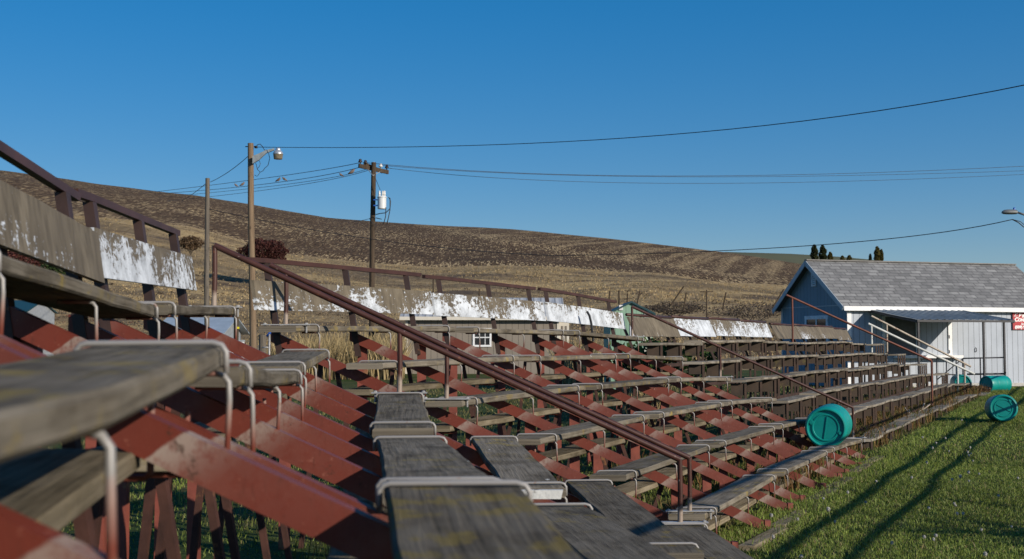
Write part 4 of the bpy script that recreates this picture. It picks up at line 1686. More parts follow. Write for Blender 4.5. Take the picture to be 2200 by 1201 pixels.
# ------------------------------------------------------------------ poles and wires
def pole(name, label, px_t, py_t, px_b, Y, wpx, mat, cat='pole', zb=0.0, group='wooden utility poles'):
    a = at(px_t, py_t, Y)
    xb = px2x(px_b, Y)
    root = thing(name, label, cat, (xb, Y, zb), group)
    r = wpx / F * Y / 2
    mb = MB()
    b = Vector((xb, Y, zb - .3))
    P_ = [b.lerp(a, t) for t in (0, .25, .5, .75, 1)]
    for i, p in enumerate(P_[1:-1]):
        p.x += .02 * math.sin(i * 2.2 + Y)
    mb.tube(P_, r, 14, True, None, [r * 1.12, r * 1.06, r, r * .95, r * .9])
    mb.build('shaft', mat, root, smooth=True, auto=True)
    return root, a, r


LP, lp_top, lr = pole('utility_pole', 'tall brown wooden pole carrying a round yard lamp on an arm', 538.5, 308, 546, 45, 14, 'polewood')
SP, sp_top, sr = pole('utility_pole', 'short bare grey wooden pole without crossarm or lamp', 446, 383, 445, 52, 10.5, 'polegrey')
TP, tp_top, trr = pole('utility_pole', 'dark wooden pole with crossarm and insulators, holding a transformer', 803, 349, 797, 58, 11.5, 'poledark')
# lamp arm and head
Y = 44.75
mb = MB()
p = [at(543, 341, Y), at(556, 335, Y), at(572, 325, Y), at(589, 320, Y)]
wd = [.20, .17, .08, .05]
for i in range(3):
    a, b = p[i], p[i + 1]
    mb.hexa([a + Vector((0, -.05, -wd[i])), b + Vector((0, -.05, -wd[i + 1])), b + Vector((0, .05, -wd[i + 1])), a + Vector((0, .05, -wd[i])),
             a + Vector((0, -.05, wd[i] * .5)), b + Vector((0, -.05, wd[i + 1] * .5)), b + Vector((0, .05, wd[i + 1] * .5)), a + Vector((0, .05, wd[i] * .5))])
mb.build('lamp_arm', simple('grey_galvanised_arm', (.28, .31, .32), .5, .3), LP)
c = at(597.5, 331, Y)
mb = MB()
mb.lathe([(0, .24), (.07, .235), (.10, .19), (.10, .15), (.17, .08), (.195, .02), (.195, -.005)], 20, 'z', c)
lh = mb.build('lamp_head', 'lampmetal', LP, smooth=True, auto=True)
mb = MB()
mb.lathe([(.19, -.007), (.165, -.19), (.155, -.20), (0, -.2)], 20, 'z', c)
mb.build('lamp_lens', 'lampglass', lh, smooth=True, auto=True)
mb = MB()
mb.tube([at(547, 316, 45), at(553, 316, 45)], .05, 8)
mb.tube([at(527, 315, 45), at(548, 315, 45)], .02, 6)
mb.build('insulator', 'ceramic', LP, smooth=True)
mb = MB()
mb.tube([at(549, 318, 44.9), at(553, 311, 44.9), at(559, 309.5, 44.9), at(564, 315, 44.9), at(568, 322, 44.9), at(572, 323, 44.9)], .014, 6)
mb.tube([at(577, 329, 44.9), at(579.5, 340, 44.9), at(576, 355, 44.9), at(569, 361, 44.9), at(565, 367, 44.9), at(559, 370, 44.9), at(553, 364, 44.9), at(551, 355, 44.9), at(549, 350, 44.9)], .012, 6)
mb.tube([at(556, 344, 44.9), at(559.5, 351, 44.9), at(557, 358, 44.9), at(553, 362, 44.9)], .010, 6)
mb.tube([at(559, 370, 44.9), at(555, 376, 44.9), at(552, 379, 44.9), at(547, 376, 44.9)], .010, 6)
mb.build('loose_cable', 'wire', LP, smooth=True)
# crossarm
mb = MB()
ca, cb = at(771, 356, 57.6), at(834, 370, 58.9)
mb.bar(ca, cb, .10, .20)
cr = mb.build('crossarm', 'poledark', TP)
mb = MB()
mb.bar(at(782, 352, 58.3), at(822, 369, 58.9), .10, .17)
mb.build('crossarm', 'poledark', TP)
for t, k in ((.045, 'ceramic'), (.22, 'ceramic'), (.50, 'whitecer'), (.74, 'whitecer'), (.95, 'ceramic')):
    p = ca.lerp(cb, t) + Vector((0, 0, .10))
    mb = MB()
    mb.lathe([(.03, -.02), (.03, .08), (.10, .09), (.105, .13), (.07, .17), (.075, .21), (.05, .25), (0, .26)], 12, 'z', p)
    mb.build('insulator', k, TP, smooth=True)
mb = MB()
for t in (.30, .72):
    mb.bar(ca.lerp(cb, t) + Vector((0, -.06, -.08)), at(801, 377, 57.75), .02, .03)
mb.build('crossarm_brace', 'galv', TP)
mb = MB()
mb.tube([at(807, 384, 57.7), at(812, 396, 57.6), at(817, 408, 57.6)], .012, 5)
mb.tube([at(836, 425, 57.5), at(839, 432, 57.5), at(838, 448, 57.5), at(829, 457, 57.5), at(815, 459, 57.6), at(807, 461, 57.7)], .022, 6)
mb.tube([at(834, 424, 57.5), at(838, 426, 57.5), at(838, 450, 57.5), at(834, 470, 57.5), at(831, 482, 57.5)], .022, 6)
mb.tube([at(829, 445, 57.5), at(828.5, 465, 57.5), at(825, 478, 57.5), at(822, 482, 57.5)], .022, 6)
mb.tube([at(794, 469, 58), at(800, 480, 57.7), at(807, 483, 57.8)], .02, 6)
mb.tube([at(807, 468, 57.8), at(820, 471, 57.8)], .02, 6)
mb.build('drop_cable', 'wire', TP, smooth=True)
# transformer
tc_ = at(820.5, 449, 57.6)
tr_ = thing('transformer', 'pale grey cylindrical transformer hung on the dark crossarm pole', 'transformer', tc_)
hh = 24 / F * 57.6
mb = MB()
mb.lathe([(0, 0), (.20, 0), (.215, .02), (.215, hh), (.24, hh + .01), (.24, hh + .04), (.20, hh + .08), (0, hh + .10)], 24, 'z', tc_)
mb.build('tank', 'transformer', tr_, smooth=True, auto=True)
for dx in (-.12, .04, .13):
    mb = MB()
    q = tc_ + Vector((dx, -.05, hh + .08))
    mb.lathe([(.055, 0), (.05, .08), (.065, .10), (.05, .12), (.062, .15), (.045, .18), (.05, .25), (0, .28)], 12, 'z', q)
    mb.build('bushing', 'whitecer', tr_, smooth=True)
mb = MB()
for dz in (.15, hh - .12):
    mb.box((tc_.x - .42, tc_.y - .04, tc_.z + dz), (tc_.x - .20, tc_.y + .04, tc_.z + dz + .05))
mb.build('bracket', 'bluepaint', tr_)


def wire(label, pts, r=.02, seg=24, group='overhead wires', sag=0.0):
    """smooth curve through 3D points (quadratic through 3, else straight pieces)"""
    P_ = [Vector(p) for p in pts]
    out = []
    if len(P_) == 2:
        for i in range(seg + 1):
            t = i / seg
            q = P_[0].lerp(P_[1], t)
            q.z -= sag * 4 * t * (1 - t)
            out.append(q)
    else:
        a, m, b = P_
        for i in range(seg + 1):
            t = i / seg
            out.append(a * (2 * (t - .5) * (t - 1)) + m * (-4 * t * (t - 1)) + b * (2 * t * (t - .5)))
    mb = MB()
    mb.tube(out, r * .62, 6)
    o = mb.build('overhead_wire', 'wire', None, smooth=True)
    rebase(o)
    return tag(o, label, 'wire', group), out


wire('highest overhead wire, running from the lamp pole up across the blue sky', [at(552, 316, 45), at(1350, 296, 33.5), at(2330, 155, 22)], .018)
wire('upper service wire from the crossarm pole across to the sky beyond the house', [at(780, 349, 57.7), at(1500, 378, 66), at(2330, 350, 74)], .020)
wire('middle service wire from the crossarm pole, close below the upper one', [at(817, 355, 58.5), at(1500, 380, 67), at(2330, 362, 75)], .018)
wire('lowest service wire from the crossarm pole passing over the house roof', [at(832, 361, 58.9), at(1500, 394, 68), at(2330, 368, 76)], .018)
wire('faint wire from the crossarm pole down to the ridge, topmost of the bundle', [at(771, 350, 57.6), at(560, 384, 75), at(300, 416, 100)], .026)
_, wb = wire('wire with four small birds perched on it, left of the crossarm pole', [at(771, 360, 57.7), at(560, 396.5, 75), at(330, 417, 100)], .026)
wire('thin wire sagging just below the one with most birds', [at(785, 364, 58), at(600, 398, 75), at(340, 424, 100)], .022)
_, wb2 = wire('lowest wire of the bundle left of the crossarm pole, with one bird', [at(790, 366, 58.2), at(600, 404, 75), at(360, 432, 100)], .022)
wire('short slanting cable between the lamp pole and the short grey pole', [at(536, 333, 45), at(452, 391, 51.7)], .022, sag=.1)
wire('cable slanting from the short grey pole down to the hillside', [at(445, 392, 52), at(390, 432, 62)], .022, sag=.05)
wire('long sagging cable crossing the brown hillside from the short pole', [at(449, 449, 52), at(800, 514, 47), at(1190, 549, 40)], .020, seg=20)
wire('cable rising across the sky to the street lamp above the house roof', [at(1190, 549, 40), at(1750, 527, 34), at(2175, 471.5, 30)], .018, seg=20)
wire('short cable from the crossarm pole dipping to the left over the field', [at(798, 469, 58), at(760, 476, 62)], .02, sag=.02)


# birds
def bird(label, px, py, Y, facing=1, s=1.0):
    c = at(px, py, Y)
    root = thing('bird', label, 'bird', c, 'birds on the wires')
    bm = bmesh.new()
    sk = [(-.16, .0), (-.07, .05), (.0, .09), (.06, .14), (.085, .185), (.12, .19)]
    rad = [.018, .045, .07, .05, .038, .010]
    mb = MB()
    mb.tube([c + Vector((facing * x * s, 0, z * s)) for x, z in sk], .05, 10, True, None, [r_ * s for r_ in rad])
    mb.build('body', 'bird', root, smooth=True)
    mb = MB()
    mb.tube([c + Vector((facing * .01 * s, 0, .04 * s)), c + Vector((facing * .01 * s, 0, -.01))], .008 * s, 5)
    mb.build('leg', 'bird', root)
    bm.free()


def on(line, px):
    best = min(line, key=lambda q: abs(q.x / q.y * F + 1100 - px))
    i = line.index(best)
    j = min(len(line) - 1, max(1, i))
    a, b = line[j - 1], line[j]
    pa, pb = a.x / a.y * F + 1100, b.x / b.y * F + 1100
    t = (px - pa) / (pb - pa)
    return a.lerp(b, t)


for lab, px, ln, fc, s in (('plump dark bird sitting left on the wire beside the lamp pole', 507, wb, -1, 1.0), ('upright slim bird facing right just left of the lamp pole', 521, wb, 1, 1.25),
                           ('brown bird between the lamp pole and crossarm pole, tail hanging', 598, wb, 1, 1.2), ('hunched brown bird, rightmost of the four along one wire', 611, wb, -1, 1.1),
                           ('tiny dark bird on the lowest wire near the crossarm pole', 733, wb2, -1, .9), ('pale bird perched alone closest to the crossarm pole', 756, wb2, 1, 1.3)):
    q = on(ln, px)
    bird(lab, px, 727 - (q.z - CAMZ) / q.y * F, q.y, fc, s)

# far small utility pole
for lab, px, yt, yb, Y, wpx in (('thin far utility pole with one crossarm on the dry grass slope', 1518, 623, 690, 95, 3.2), ('tiny far pole with crossarm just above the brown backrest', 931, 590, 640, 105, 3.0)):
    a, b = at(px, yt, Y), at(px, yb, Y)
    root = thing('utility_pole', lab, 'pole', (b.x, Y, b.z - 1.5), 'wooden utility poles')
    mb = MB()
    mb.tube([(b.x, Y, b.z - 1.5), a], wpx / F * Y / 2, 8)
    mb.build('shaft', 'poledark', root, smooth=True)
    mb = MB()
    w_ = 14 / F * Y
    mb.bar(a + Vector((-w_, 0, -.15)), a + Vector((w_, 0, -.15)), .09, .09)
    mb.build('crossarm', 'poledark', root)

# street lamp over the roof
sy = 30.0
sl_ = thing('street_lamp', 'grey street lamp head on a curved arm above the house roof', 'street lamp', (px2x(2262, sy), sy, 0))
mb = MB()
h0 = at(2182, 457, sy)
prof = [(0, -.36), (.05, -.345), (.085, -.30), (.10, -.20), (.10, -.05), (.085, .02), (.05, .04), (0, .045)]
mb.lathe([(r_, h_) for r_, h_ in prof], 16, 'x', h0)
mb.v = [(x, y * 1 if True else y, (h0.z + (z - h0.z) * (.85 if z > h0.z else .45))) for x, y, z in mb.v]
lh = mb.build('lamp_head', 'lamphead', sl_, smooth=True, auto=True)
mb = MB()
e = at(2179, 450, sy)
mb.lathe([(.03, -.05), (.03, .03), (.02, .05), (0, .055)], 10, 'z', e)
mb.build('photocell', 'bluepaint', lh, smooth=True)
mb = MB()
mb.tube([at(2185, 456, sy), at(2200, 461, sy), at(2230, 478, sy), at(2262, 505, sy)], .028, 8)
mb.build('arm', 'lamphead', sl_, smooth=True)
mb = MB()
q = at(2262, 480, sy)
mb.tube([(q.x, sy, -.2), q], .11, 12)
mb.build('shaft', 'polewood', sl_, smooth=True)
mb = MB()
mb.tube([at(2175, 471.5, sy), at(2188, 478, sy), at(2200, 488, sy), at(2262, 512, sy)], .014, 6)
mb.tube([at(2175, 471.5, sy), at(2192, 476, sy), at(2202, 484, sy), at(2262, 504, sy)], .010, 6)
mb.build('feed_cable', 'wire', sl_, smooth=True)

# ------------------------------------------------------------------ fences, hydrant
wf_ = thing('wire_fence', 'wire mesh fence on steel posts behind the left bleachers', 'fence', (px2x(300, 50), 50, 0))
mb = MB()
fa, fb = Vector((px2x(60, 50), 50, 0)), Vector((px2x(565, 48), 48, 0))
for i in range(11):
    z_ = .05 + i * .135
    mb.tube([fa + Vector((0, 0, z_)), fb + Vector((0, 0, z_))], .004, 4)
nv_ = 60
for i in range(nv_ + 1):
    p = fa.lerp(fb, i / nv_)
    mb.tube([p + Vector((0, 0, .05)), p + Vector((0, 0, 1.4))], .0035, 4)
mb.build('mesh', 'galv', wf_)
for i in range(6):
    p = fa.lerp(fb, i / 5)
    mb = MB()
    mb.tube([p + Vector((0, .05, -.1)), p + Vector((0, .05, 1.62))], .03, 6)
    mb.build('post', 'galv' if i % 2 else 'poledark', wf_)
for lab, px, yt, Y, w_, m_ in (('stout grey wooden fence post beside the lamp pole', 564, 719, 47, .30, 'polegrey'), ('slim dark fence post with a yellow tag near the end of the top bench', 508, 660, 40, .17, 'poledark')):
    a = at(px, yt, Y)
    root = thing('fence_post', lab, 'post', (a.x, Y, 0))
    mb = MB()
    mb.tube([(a.x, Y, -.1), a], w_ / 2, 10, True, None, [w_ / 2 * 1.05, w_ / 2])
    mb.build('shaft', m_, root, smooth=True, auto=True)
    if 'yellow' in lab:
        mb = MB()
        q = at(px + 3, 704, Y - .1)
        mb.box((q.x - .04, q.y - .02, q.z - .04), (q.x + .05, q.y, q.z + .03))
        mb.build('tag', 'yellow', root)
a = at(579, 716, 45.5)
hy = thing('hydrant', 'yard hydrant with blue handle on a galvanised standpipe', 'water tap', (a.x, 45.5, 0))
mb = MB()
mb.tube([(a.x, 45.5, -.05), (a.x, 45.5, a.z)], .035, 8)
mb.tube([(a.x - .28, 45.5, a.z - .55), (a.x, 45.5, a.z - .55)], .025, 8)
mb.build('standpipe', 'galv', hy, smooth=True)
mb = MB()
mb.tube([(a.x - .1, 45.5, a.z - .12), (a.x + .02, 45.5, a.z + .03), (a.x + .14, 45.5, a.z - .08)], .05, 8)
mb.build('handle', 'bluepaint', hy, smooth=True)

# leaning wire-fence posts on the slope
for i, (px, py, ln, hgt) in enumerate(((1308, 645, .1, 1.0), (1330, 643, .0, 1.0), (1347, 646, .05, .8), (1367, 645, .35, 1.0), (1440, 641, 1.3, 1.3), (1468, 650, .3, 1.1), (1552, 650, .35, 1.1), (1660, 645, 1.1, 1.2), (1030, 640, .0, 1.0))):
    Y = 78 + i % 3
    a = at(px, py, Y)
    mb = MB()
    mb.tube([a - Vector((0, 0, .5)), a + Vector((ln * .7, 0, hgt * .62))], .05, 6)
    o = mb.build('fence_post', 'poledark')
    rebase(o)
    lab = ['thin fence stake left of the green shed roof', 'fence stake behind the green shed vent', 'short fence stake above the green shed ridge', 'leaning fence stake above the green shed right slope',
           'strongly tilted fence stake on the scrub slope right of the green shed', 'slightly tilted fence stake before the far utility pole', 'tilted fence stake just right of the far utility pole', 'steeply tilted fence stake on the slope near the blue gable', 'upright stake above the taupe shed roof'][i]
    tag(o, lab, 'fence post', 'stakes of the old slope fence')

# the arena fence beside the track: it stands just outside the picture and throws its long shadow over the grass
af = thing('arena_fence', 'pipe arena fence along the grass with three rails', 'fence', (3, 5, 0))
f0, hd_ = .80, .495
fl = lambda Y: Vector((f0 + hd_ * Y, Y, 0))
for hgt, r_ in ((.99, .026), (1.21, .03), (1.86, .026)):
    mb = MB()
    mb.tube([fl(y) + Vector((.010 * math.sin(y * 1.1 + hgt * 9) + .008 * math.sin(y * 2.9), 0, hgt + .009 * math.sin(y * 1.7 + hgt * 5))) for y in np.linspace(3.5, 38, 60)], r_, 8)
    mb.build('rail', 'rail', af, smooth=True)
for y in np.arange(3.6, 38, 3.6):
    mb = MB()
    p = fl(y)
    mb.tube([p + Vector((0, 0, -.1)), p + Vector((0, 0, 2.0))], .035, 8)
    mb.build('post', 'rail', af, smooth=True)


# ------------------------------------------------------------------ vegetation
def tint(n, a, b, jit=.15):
    t = rng.uniform(0, 1, n)[:, None]
    c = np.array(a)[None] * (1 - t) + np.array(b)[None] * t
    return c * (1 + rng.uniform(-jit, jit, (n, 1)))


def ground_z(x, y):
    return np.where(y < 36, .009 * np.sin(x * .9 + y * .4) + .006 * np.sin(y * 1.3 - x * .5), 0)


def patchn(x, y, s, seed=0):
    return (np.sin(x * s * 1.3 + 1.7 * np.sin(y * s * .9 + seed)) + np.sin(y * s * 1.1 + 1.3 * np.sin(x * s * .7 + 2 + seed)) + np.sin((x + y) * s * .6 + seed)) / 3


GV, GT = [], []


def add_grass(n, ylo, yhi, xlo, xhi, h0, h1, w, lean=.7, pw=1.0, tones=None, keep=None):
    y = ylo + (yhi - ylo) * rng.uniform(0, 1, n) ** pw
    x = xlo(y) + (xhi(y) - xlo(y)) * rng.uniform(0, 1, n)
    if keep is not None:
        k = keep(x, y)
        x, y = x[k], y[k]
    n = len(x)
    P_ = np.stack([x, y, ground_z(x, y) - .01], 1)
    pn_ = patchn(x, y, 1.1)
    h = rng.uniform(h0, h1, n) * (1 + .45 * pn_)
    sc_ = np.sqrt(np.clip(y / 12, .6, 4))
    V = blades(P_, h, w * sc_ * rng.uniform(.7, 1.3, n), np.full(n, lean))
    c = tint(n, *(tones or ((.115, .165, .026), (.245, .305, .062))), .25)
    c *= (1 + .30 * patchn(x, y, .9, 7))[:, None]
    yl = np.clip(patchn(x, y, .45, 2), 0, 1)[:, None] * .28
    c = c * (1 - yl) + c[:, 1:2] * np.array([[.95, .90, .22]]) * yl
    dry = (rng.uniform(0, 1, n) < (.10 + .12 * np.clip(patchn(x, y, .7, 3), 0, 1)))
    c[dry] = tint(int(dry.sum()), (.16, .135, .05), (.26, .22, .10))
    GV.append(V)
    GT.append(np.concatenate([c, c], 0))


ARE = lambda y: .445 * y + 1.0
LFT = lambda y: np.maximum(1.45 + .0 * y, np.where(y < 9.4, 1.4, 1.7 + .5 * (y - 9.4))) - .3
add_grass(95000, 7.5, 16, LFT, ARE, .03, .075, .0075, 1.0)
add_grass(85000, 15, 40, LFT, ARE, .03, .075, .010, 1.0, .8)
add_grass(7000, 7.5, 40, LFT, ARE, .07, .13, .008, .9, .8)
# taller fringe along the bench feet
add_grass(6000, 8, 38, lambda y: LFT(y) + .15, lambda y: LFT(y) + .6, .05, .15, .008, .8, .8)
# turf beneath the bleachers
add_grass(30000, 1.0, 18, lambda y: -4.5 + 0 * y, lambda y: LFT(y), .03, .08, .010, .9, .7)
add_grass(26000, 10, 45, lambda y: -9 + .1 * y, lambda y: LFT(y), .05, .12, .016, .8, .9, ((.10, .10, .03), (.20, .18, .07)))
o = tris_mesh('grass', np.concatenate(GV), 'blade', np.concatenate(GT))
tag(o, 'mown green lawn blades with dry tips around and beneath the bleachers', 'grass', kind='stuff')

# dry weeds under the benches
n = 2600
cy = rng.uniform(8.5, 36, n)
cx = LFT(cy) - .1 - rng.uniform(0, 1, n) ** 1.4 * 2.6
k = patchn(cx, cy, 1.5, 5) > -.05
cx, cy = cx[k], cy[k]
P_ = []
for x, y in zip(cx, cy):
    m_ = rng.integers(5, 9)
    P_.append(np.stack([x + rng.normal(0, .05, m_), y + rng.normal(0, .05, m_), np.zeros(m_)], 1))
P_ = np.concatenate(P_)
n = len(P_)
V = blades(P_, rng.uniform(.12, .42, n), np.full(n, .010), np.full(n, .6))
c = tint(n, (.10, .05, .02), (.24, .15, .06), .3)
gsel = rng.uniform(0, 1, n) < .3
c[gsel] = tint(int(gsel.sum()), (.05, .08, .015), (.10, .12, .03))
o = tris_mesh('weeds', V, 'dry', np.concatenate([c, c]))
tag(o, 'brown dead weeds growing up between the bench supports', 'weeds', kind='stuff')


def hz_np(px, Y):
    return np.array([hill_z(a, b) + hill_noise((a - 1100) / F * b, b) * min(1, max(0, (b - 62) / 25)) for a, b in zip(px, Y)])


# dry grass on the slope
n = 15000
Yv = 62 + 88 * rng.uniform(0, 1, n) ** .8
pxv = rng.uniform(-150, 1900, n)
zv = hz_np(pxv, Yv)
xv = (pxv - 1100) / F * Yv
P_ = np.repeat(np.stack([xv, Yv, zv - .05], 1), 4, 0) + rng.normal(0, .22, (n * 4, 3)) * np.array([1, 1, 0])
pn_ = patchn(np.repeat(xv, 4), np.repeat(Yv, 4), .16)
n4 = n * 4
h = rng.uniform(.06, .26, n4) * (1 + .6 * pn_)
V = blades(P_, h, .04 + .06 * rng.uniform(0, 1, n4), np.full(n4, 1.0))
c = tint(n4, (.16, .115, .06), (.42, .32, .17), .2)
pn2_ = patchn(np.repeat(xv, 4), np.repeat(Yv, 4) * 2.2, .09, 4)
gl = pn2_ > .12
c[gl] = tint(int(gl.sum()), (.30, .21, .095), (.54, .41, .22))
dk = pn_ < -.30
c[dk] = tint(int(dk.sum()), (.07, .05, .036), (.18, .13, .085))
rb = (np.repeat(pxv, 4) < 320) & (rng.uniform(0, 1, n4) < .3) & (np.repeat(Yv, 4) < 85)
c[rb] = tint(int(rb.sum()), (.06, .02, .016), (.12, .04, .03))
o = tris_mesh('dry_grass', V, 'dry', np.concatenate([c, c]))
tag(o, 'golden and brown dry grass covering the foot of the hill', 'dry grass', kind='stuff')


# reeds
def reeds(n, pxa, pxb, Ya, Yb, ha, hb, w):
    px = rng.uniform(pxa, pxb, n)
    Y = rng.uniform(Ya, Yb, n)
    x = (px - 1100) / F * Y
    P_ = np.stack([x, Y, np.zeros(n) - .03], 1)
    h = rng.uniform(ha, hb, n)
    V = blades(P_, h, np.full(n, w) * rng.uniform(.6, 1.3, n), np.full(n, .35))
    c = tint(n, (.20, .145, .065), (.46, .36, .19), .2)
    return V, np.concatenate([c, c])


RV, RT = [], []
for a in ((3600, 590, 868, 48, 53, 1.0, 2.0, .045), (1800, 640, 868, 53, 56, 1.2, 2.3, .05), (1500, 1195, 1320, 39, 50, .8, 1.9, .04), (1500, 1330, 1425, 26, 33, .7, 1.5, .022), (600, 1375, 1432, 22, 26, .7, 1.25, .016)):
    v_, t_2 = reeds(*a)
    RV.append(v_)
    RT.append(t_2)
o = tris_mesh('reeds', np.concatenate(RV), 'dry', np.concatenate(RT))
tag(o, 'tall straw coloured reeds standing behind the middle bleachers', 'reeds', kind='stuff')


# bushes
def bush(name, label, px, py, Y, rx, rz_, ca_, cb_, n=1400, size=.12, group=None, cat='bush'):
    c = at(px, py, Y)
    base = Vector((c.x, Y, c.z - rz_))
    root = thing(name, label, cat, base, group)
    d = rng.normal(size=(n, 3))
    d /= np.linalg.norm(d, axis=1)[:, None]
    rad = rng.uniform(.2, 1, n) ** .5
    lump = 1 + .09 * np.sin(d[:, 0] * 7 + Y) + .08 * np.sin(d[:, 2] * 9 + px)
    C = np.array([c.x, Y, c.z]) + d * (rad * lump)[:, None] * np.array([rx, rx * .8, rz_])
    V = leafcloud(C, size)
    tris_mesh('crown', V, 'leaf', tint(n, ca_, cb_, .25), parent=root, origin=base)
    mb = MB()
    for j in range(7):
        a = j * .9
        mb.tube([base - Vector((0, 0, .4)), base + Vector((math.cos(a) * rx * .4, math.sin(a) * rx * .3, rz_ * .5)), base + Vector((math.cos(a) * rx * .5, math.sin(a) * rx * .4, rz_ * 1.1))], .03, 5, True, None, [.035, .02, .008])
    mb.build('stem', 'bark', root)
    return root


bush('bush', 'large dark red bush on the slope behind the lamp pole', 566, 542, 110, 2.35, 1.25, (.030, .010, .009), (.085, .028, .022), 6500, .11)
bush('bush', 'small brown bush on the slope beyond the end of the left backrest', 410, 522, 108, 1.1, .7, (.075, .048, .028), (.16, .105, .06), 1600, .10)
bush('bush', 'dark green bush glimpsed between the left bench and backrest', 130, 580, 75, 1.4, .9, (.02, .04, .012), (.055, .085, .025), 1500, .11)
bush('bush', 'dark red thicket below the left backrest board', 40, 560, 78, 2.4, .8, (.05, .014, .012), (.12, .04, .03), 2000, .12)
for i, (px, py, rx, rz_, lab) in enumerate(((1620, 668, 3.6, .55, 'wide low dark scrub on the slope left of the blue gable'), (1450, 662, 2.4, .45, 'low grey-brown scrub behind the far utility pole'))):
    bush('bush', lab, px, py, 84 + i, rx, rz_, (.05, .038, .03), (.15, .115, .085), 2600, .07, 'scrub bushes on the slope')

# tangled low scrub scattered over the foot of the hill
n = 900
Yv = 64 + 62 * rng.uniform(0, 1, n) ** 1.3
pxv = rng.uniform(-150, 1800, n)
kk = patchn((pxv - 1100) / F * Yv, Yv * 2.2, .10, 9) > -.15
Yv, pxv = Yv[kk], pxv[kk]
zv = hz_np(pxv, Yv)
xv = (pxv - 1100) / F * Yv
n = len(xv)
m_ = 26
rr = np.repeat(rng.uniform(.25, 1.0, n), m_)
C = np.repeat(np.stack([xv, Yv, zv], 1), m_, 0) + rng.normal(0, .45, (n * m_, 3)) * np.stack([rr * 1.5, rr, rr * .38], 1) + np.array([0, 0, .12])
tt = np.repeat(rng.uniform(0, 1, n), m_)[:, None]
cc = (np.array([[.06, .043, .034]]) * (1 - tt) + np.array([[.24, .18, .115]]) * tt) * rng.uniform(.6, 1.4, (n * m_, 1))
o = tris_mesh('undergrowth', leafcloud(C, .085), 'leaf', cc)
tag(o, 'low tangled grey-brown scrub scattered over the foot of the hill', 'scrub', kind='stuff')
for i, (px, py, lab) in enumerate(((1395, 765, 'green leafy weed below the last red section end'), (1425, 772, 'green leafy weed under the first brown section'), (1500, 775, 'green leafy weed deep under the brown section plates'), (1345, 770, 'green leafy weed behind the last red frame'))):
    bush('weed', lab, px, py, 22 + i * .7, .5, .35, (.02, .045, .01), (.07, .12, .025), 420, .06, 'green weeds behind the benches', 'plant')
# dead bramble at the barrels
for i, (px, py, Y, lab) in enumerate(((2050, 842, 34.6, 'brown dead bramble around the foot of the white handrail post'), (2095, 842, 35.8, 'brown dead bramble between the two far barrels'))):
    bush('bush', lab, px, py, Y, .55, .22, (.09, .05, .025), (.22, .13, .07), 900, .05, 'dead brambles by the far barrels')
# loose pale branch on the benches
mb = MB()
Yb = 24.0
for pts_ in (((1950, 890), (1962, 892), (1990, 875), (1998, 868)), ((1952, 880), (1960, 893), (1964, 898)), ((1958, 890), (1950, 885), (1944, 876)), ((1978, 884), (1984, 872), (1986, 866))):
    mb.tube([at(a, b, Yb) for a, b in pts_], .016, 5)
o = rebase(mb.build('branch', simple('pale_dead_branch', (.36, .30, .24), .8), None, smooth=True))
tag(o, 'pale bare branch lying across the brown bench rows', 'branch')


# small leafless tree beside the arena fence, just right of the picture; its shadow reaches the lawn
tb = Vector((7.4, 7.6, 0))
tr0 = thing('tree', 'small bare branching tree beside the arena fence', 'tree', tb)
mb = MB()
mb.tube([tb - Vector((0, 0, .2)), tb + Vector((.03, .02, .7)), tb + Vector((.0, .05, 1.3))], .08, 8, True, None, [.10, .08, .06])
mb.build('trunk', 'bark', tr0, smooth=True)
mb = MB()
for j in range(16):
    a = j * 2.4
    h0_ = .6 + .06 * j
    p0_ = tb + Vector((0, .03, h0_))
    p1_ = p0_ + Vector((math.cos(a) * .4, math.sin(a) * .4, .35))
    p2_ = p1_ + Vector((math.cos(a + .5) * .45, math.sin(a + .5) * .45, .35))
    mb.tube([p0_, p1_, p2_], .03, 5, True, None, [.04, .025, .008])
    for q in range(3):
        e_ = p1_.lerp(p2_, .3 * q)
        mb.tube([e_, e_ + Vector((math.cos(a + q * 2) * .3, math.sin(a + q * 2) * .3, .22))], .012, 4, True, None, [.014, .005])
mb.build('branches', 'bark', tr0)
C = np.array(tb) + np.array([0, 0, 1.35]) + rng.normal(0, 1, (500, 3)) * np.array([.45, .45, .35])
tris_mesh('crown', leafcloud(C, .06), 'leaf', tint(500, (.05, .06, .015), (.12, .11, .03)), parent=tr0, origin=tb)

# poplars far away
def poplar(label, px, yt, yb, Y, wpx, col_a, col_b, n=3600):
    a, b = at(px, yt, Y), at(px, yb, Y)
    H = a.z - b.z
    base = Vector((b.x, Y, b.z - 3))
    root = thing('poplar_tree', label, 'tree', base, 'far poplar trees')
    rx = wpx / F * Y / 2
    t = rng.uniform(0, 1, n)
    prof = np.sin(np.pi * np.clip(t * .9 + .08, 0, 1)) ** .6
    ang = rng.uniform(0, 2 * np.pi, n)
    rad = np.sqrt(rng.uniform(0, 1, n)) * prof * rx * (1 + .14 * np.sin(t * 17 + px + ang))
    C = np.stack([b.x + rad * np.cos(ang), Y + rad * np.sin(ang), b.z + t * H], 1)
    tris_mesh('crown', leafcloud(C, .34), 'leaf', tint(n, col_a, col_b, .3), parent=root, origin=base)
    mb = MB()
    mb.tube([base, b + Vector((0, 0, H * .8))], .3, 6, True, None, [.45, .1])
    mb.build('trunk', 'bark', root)


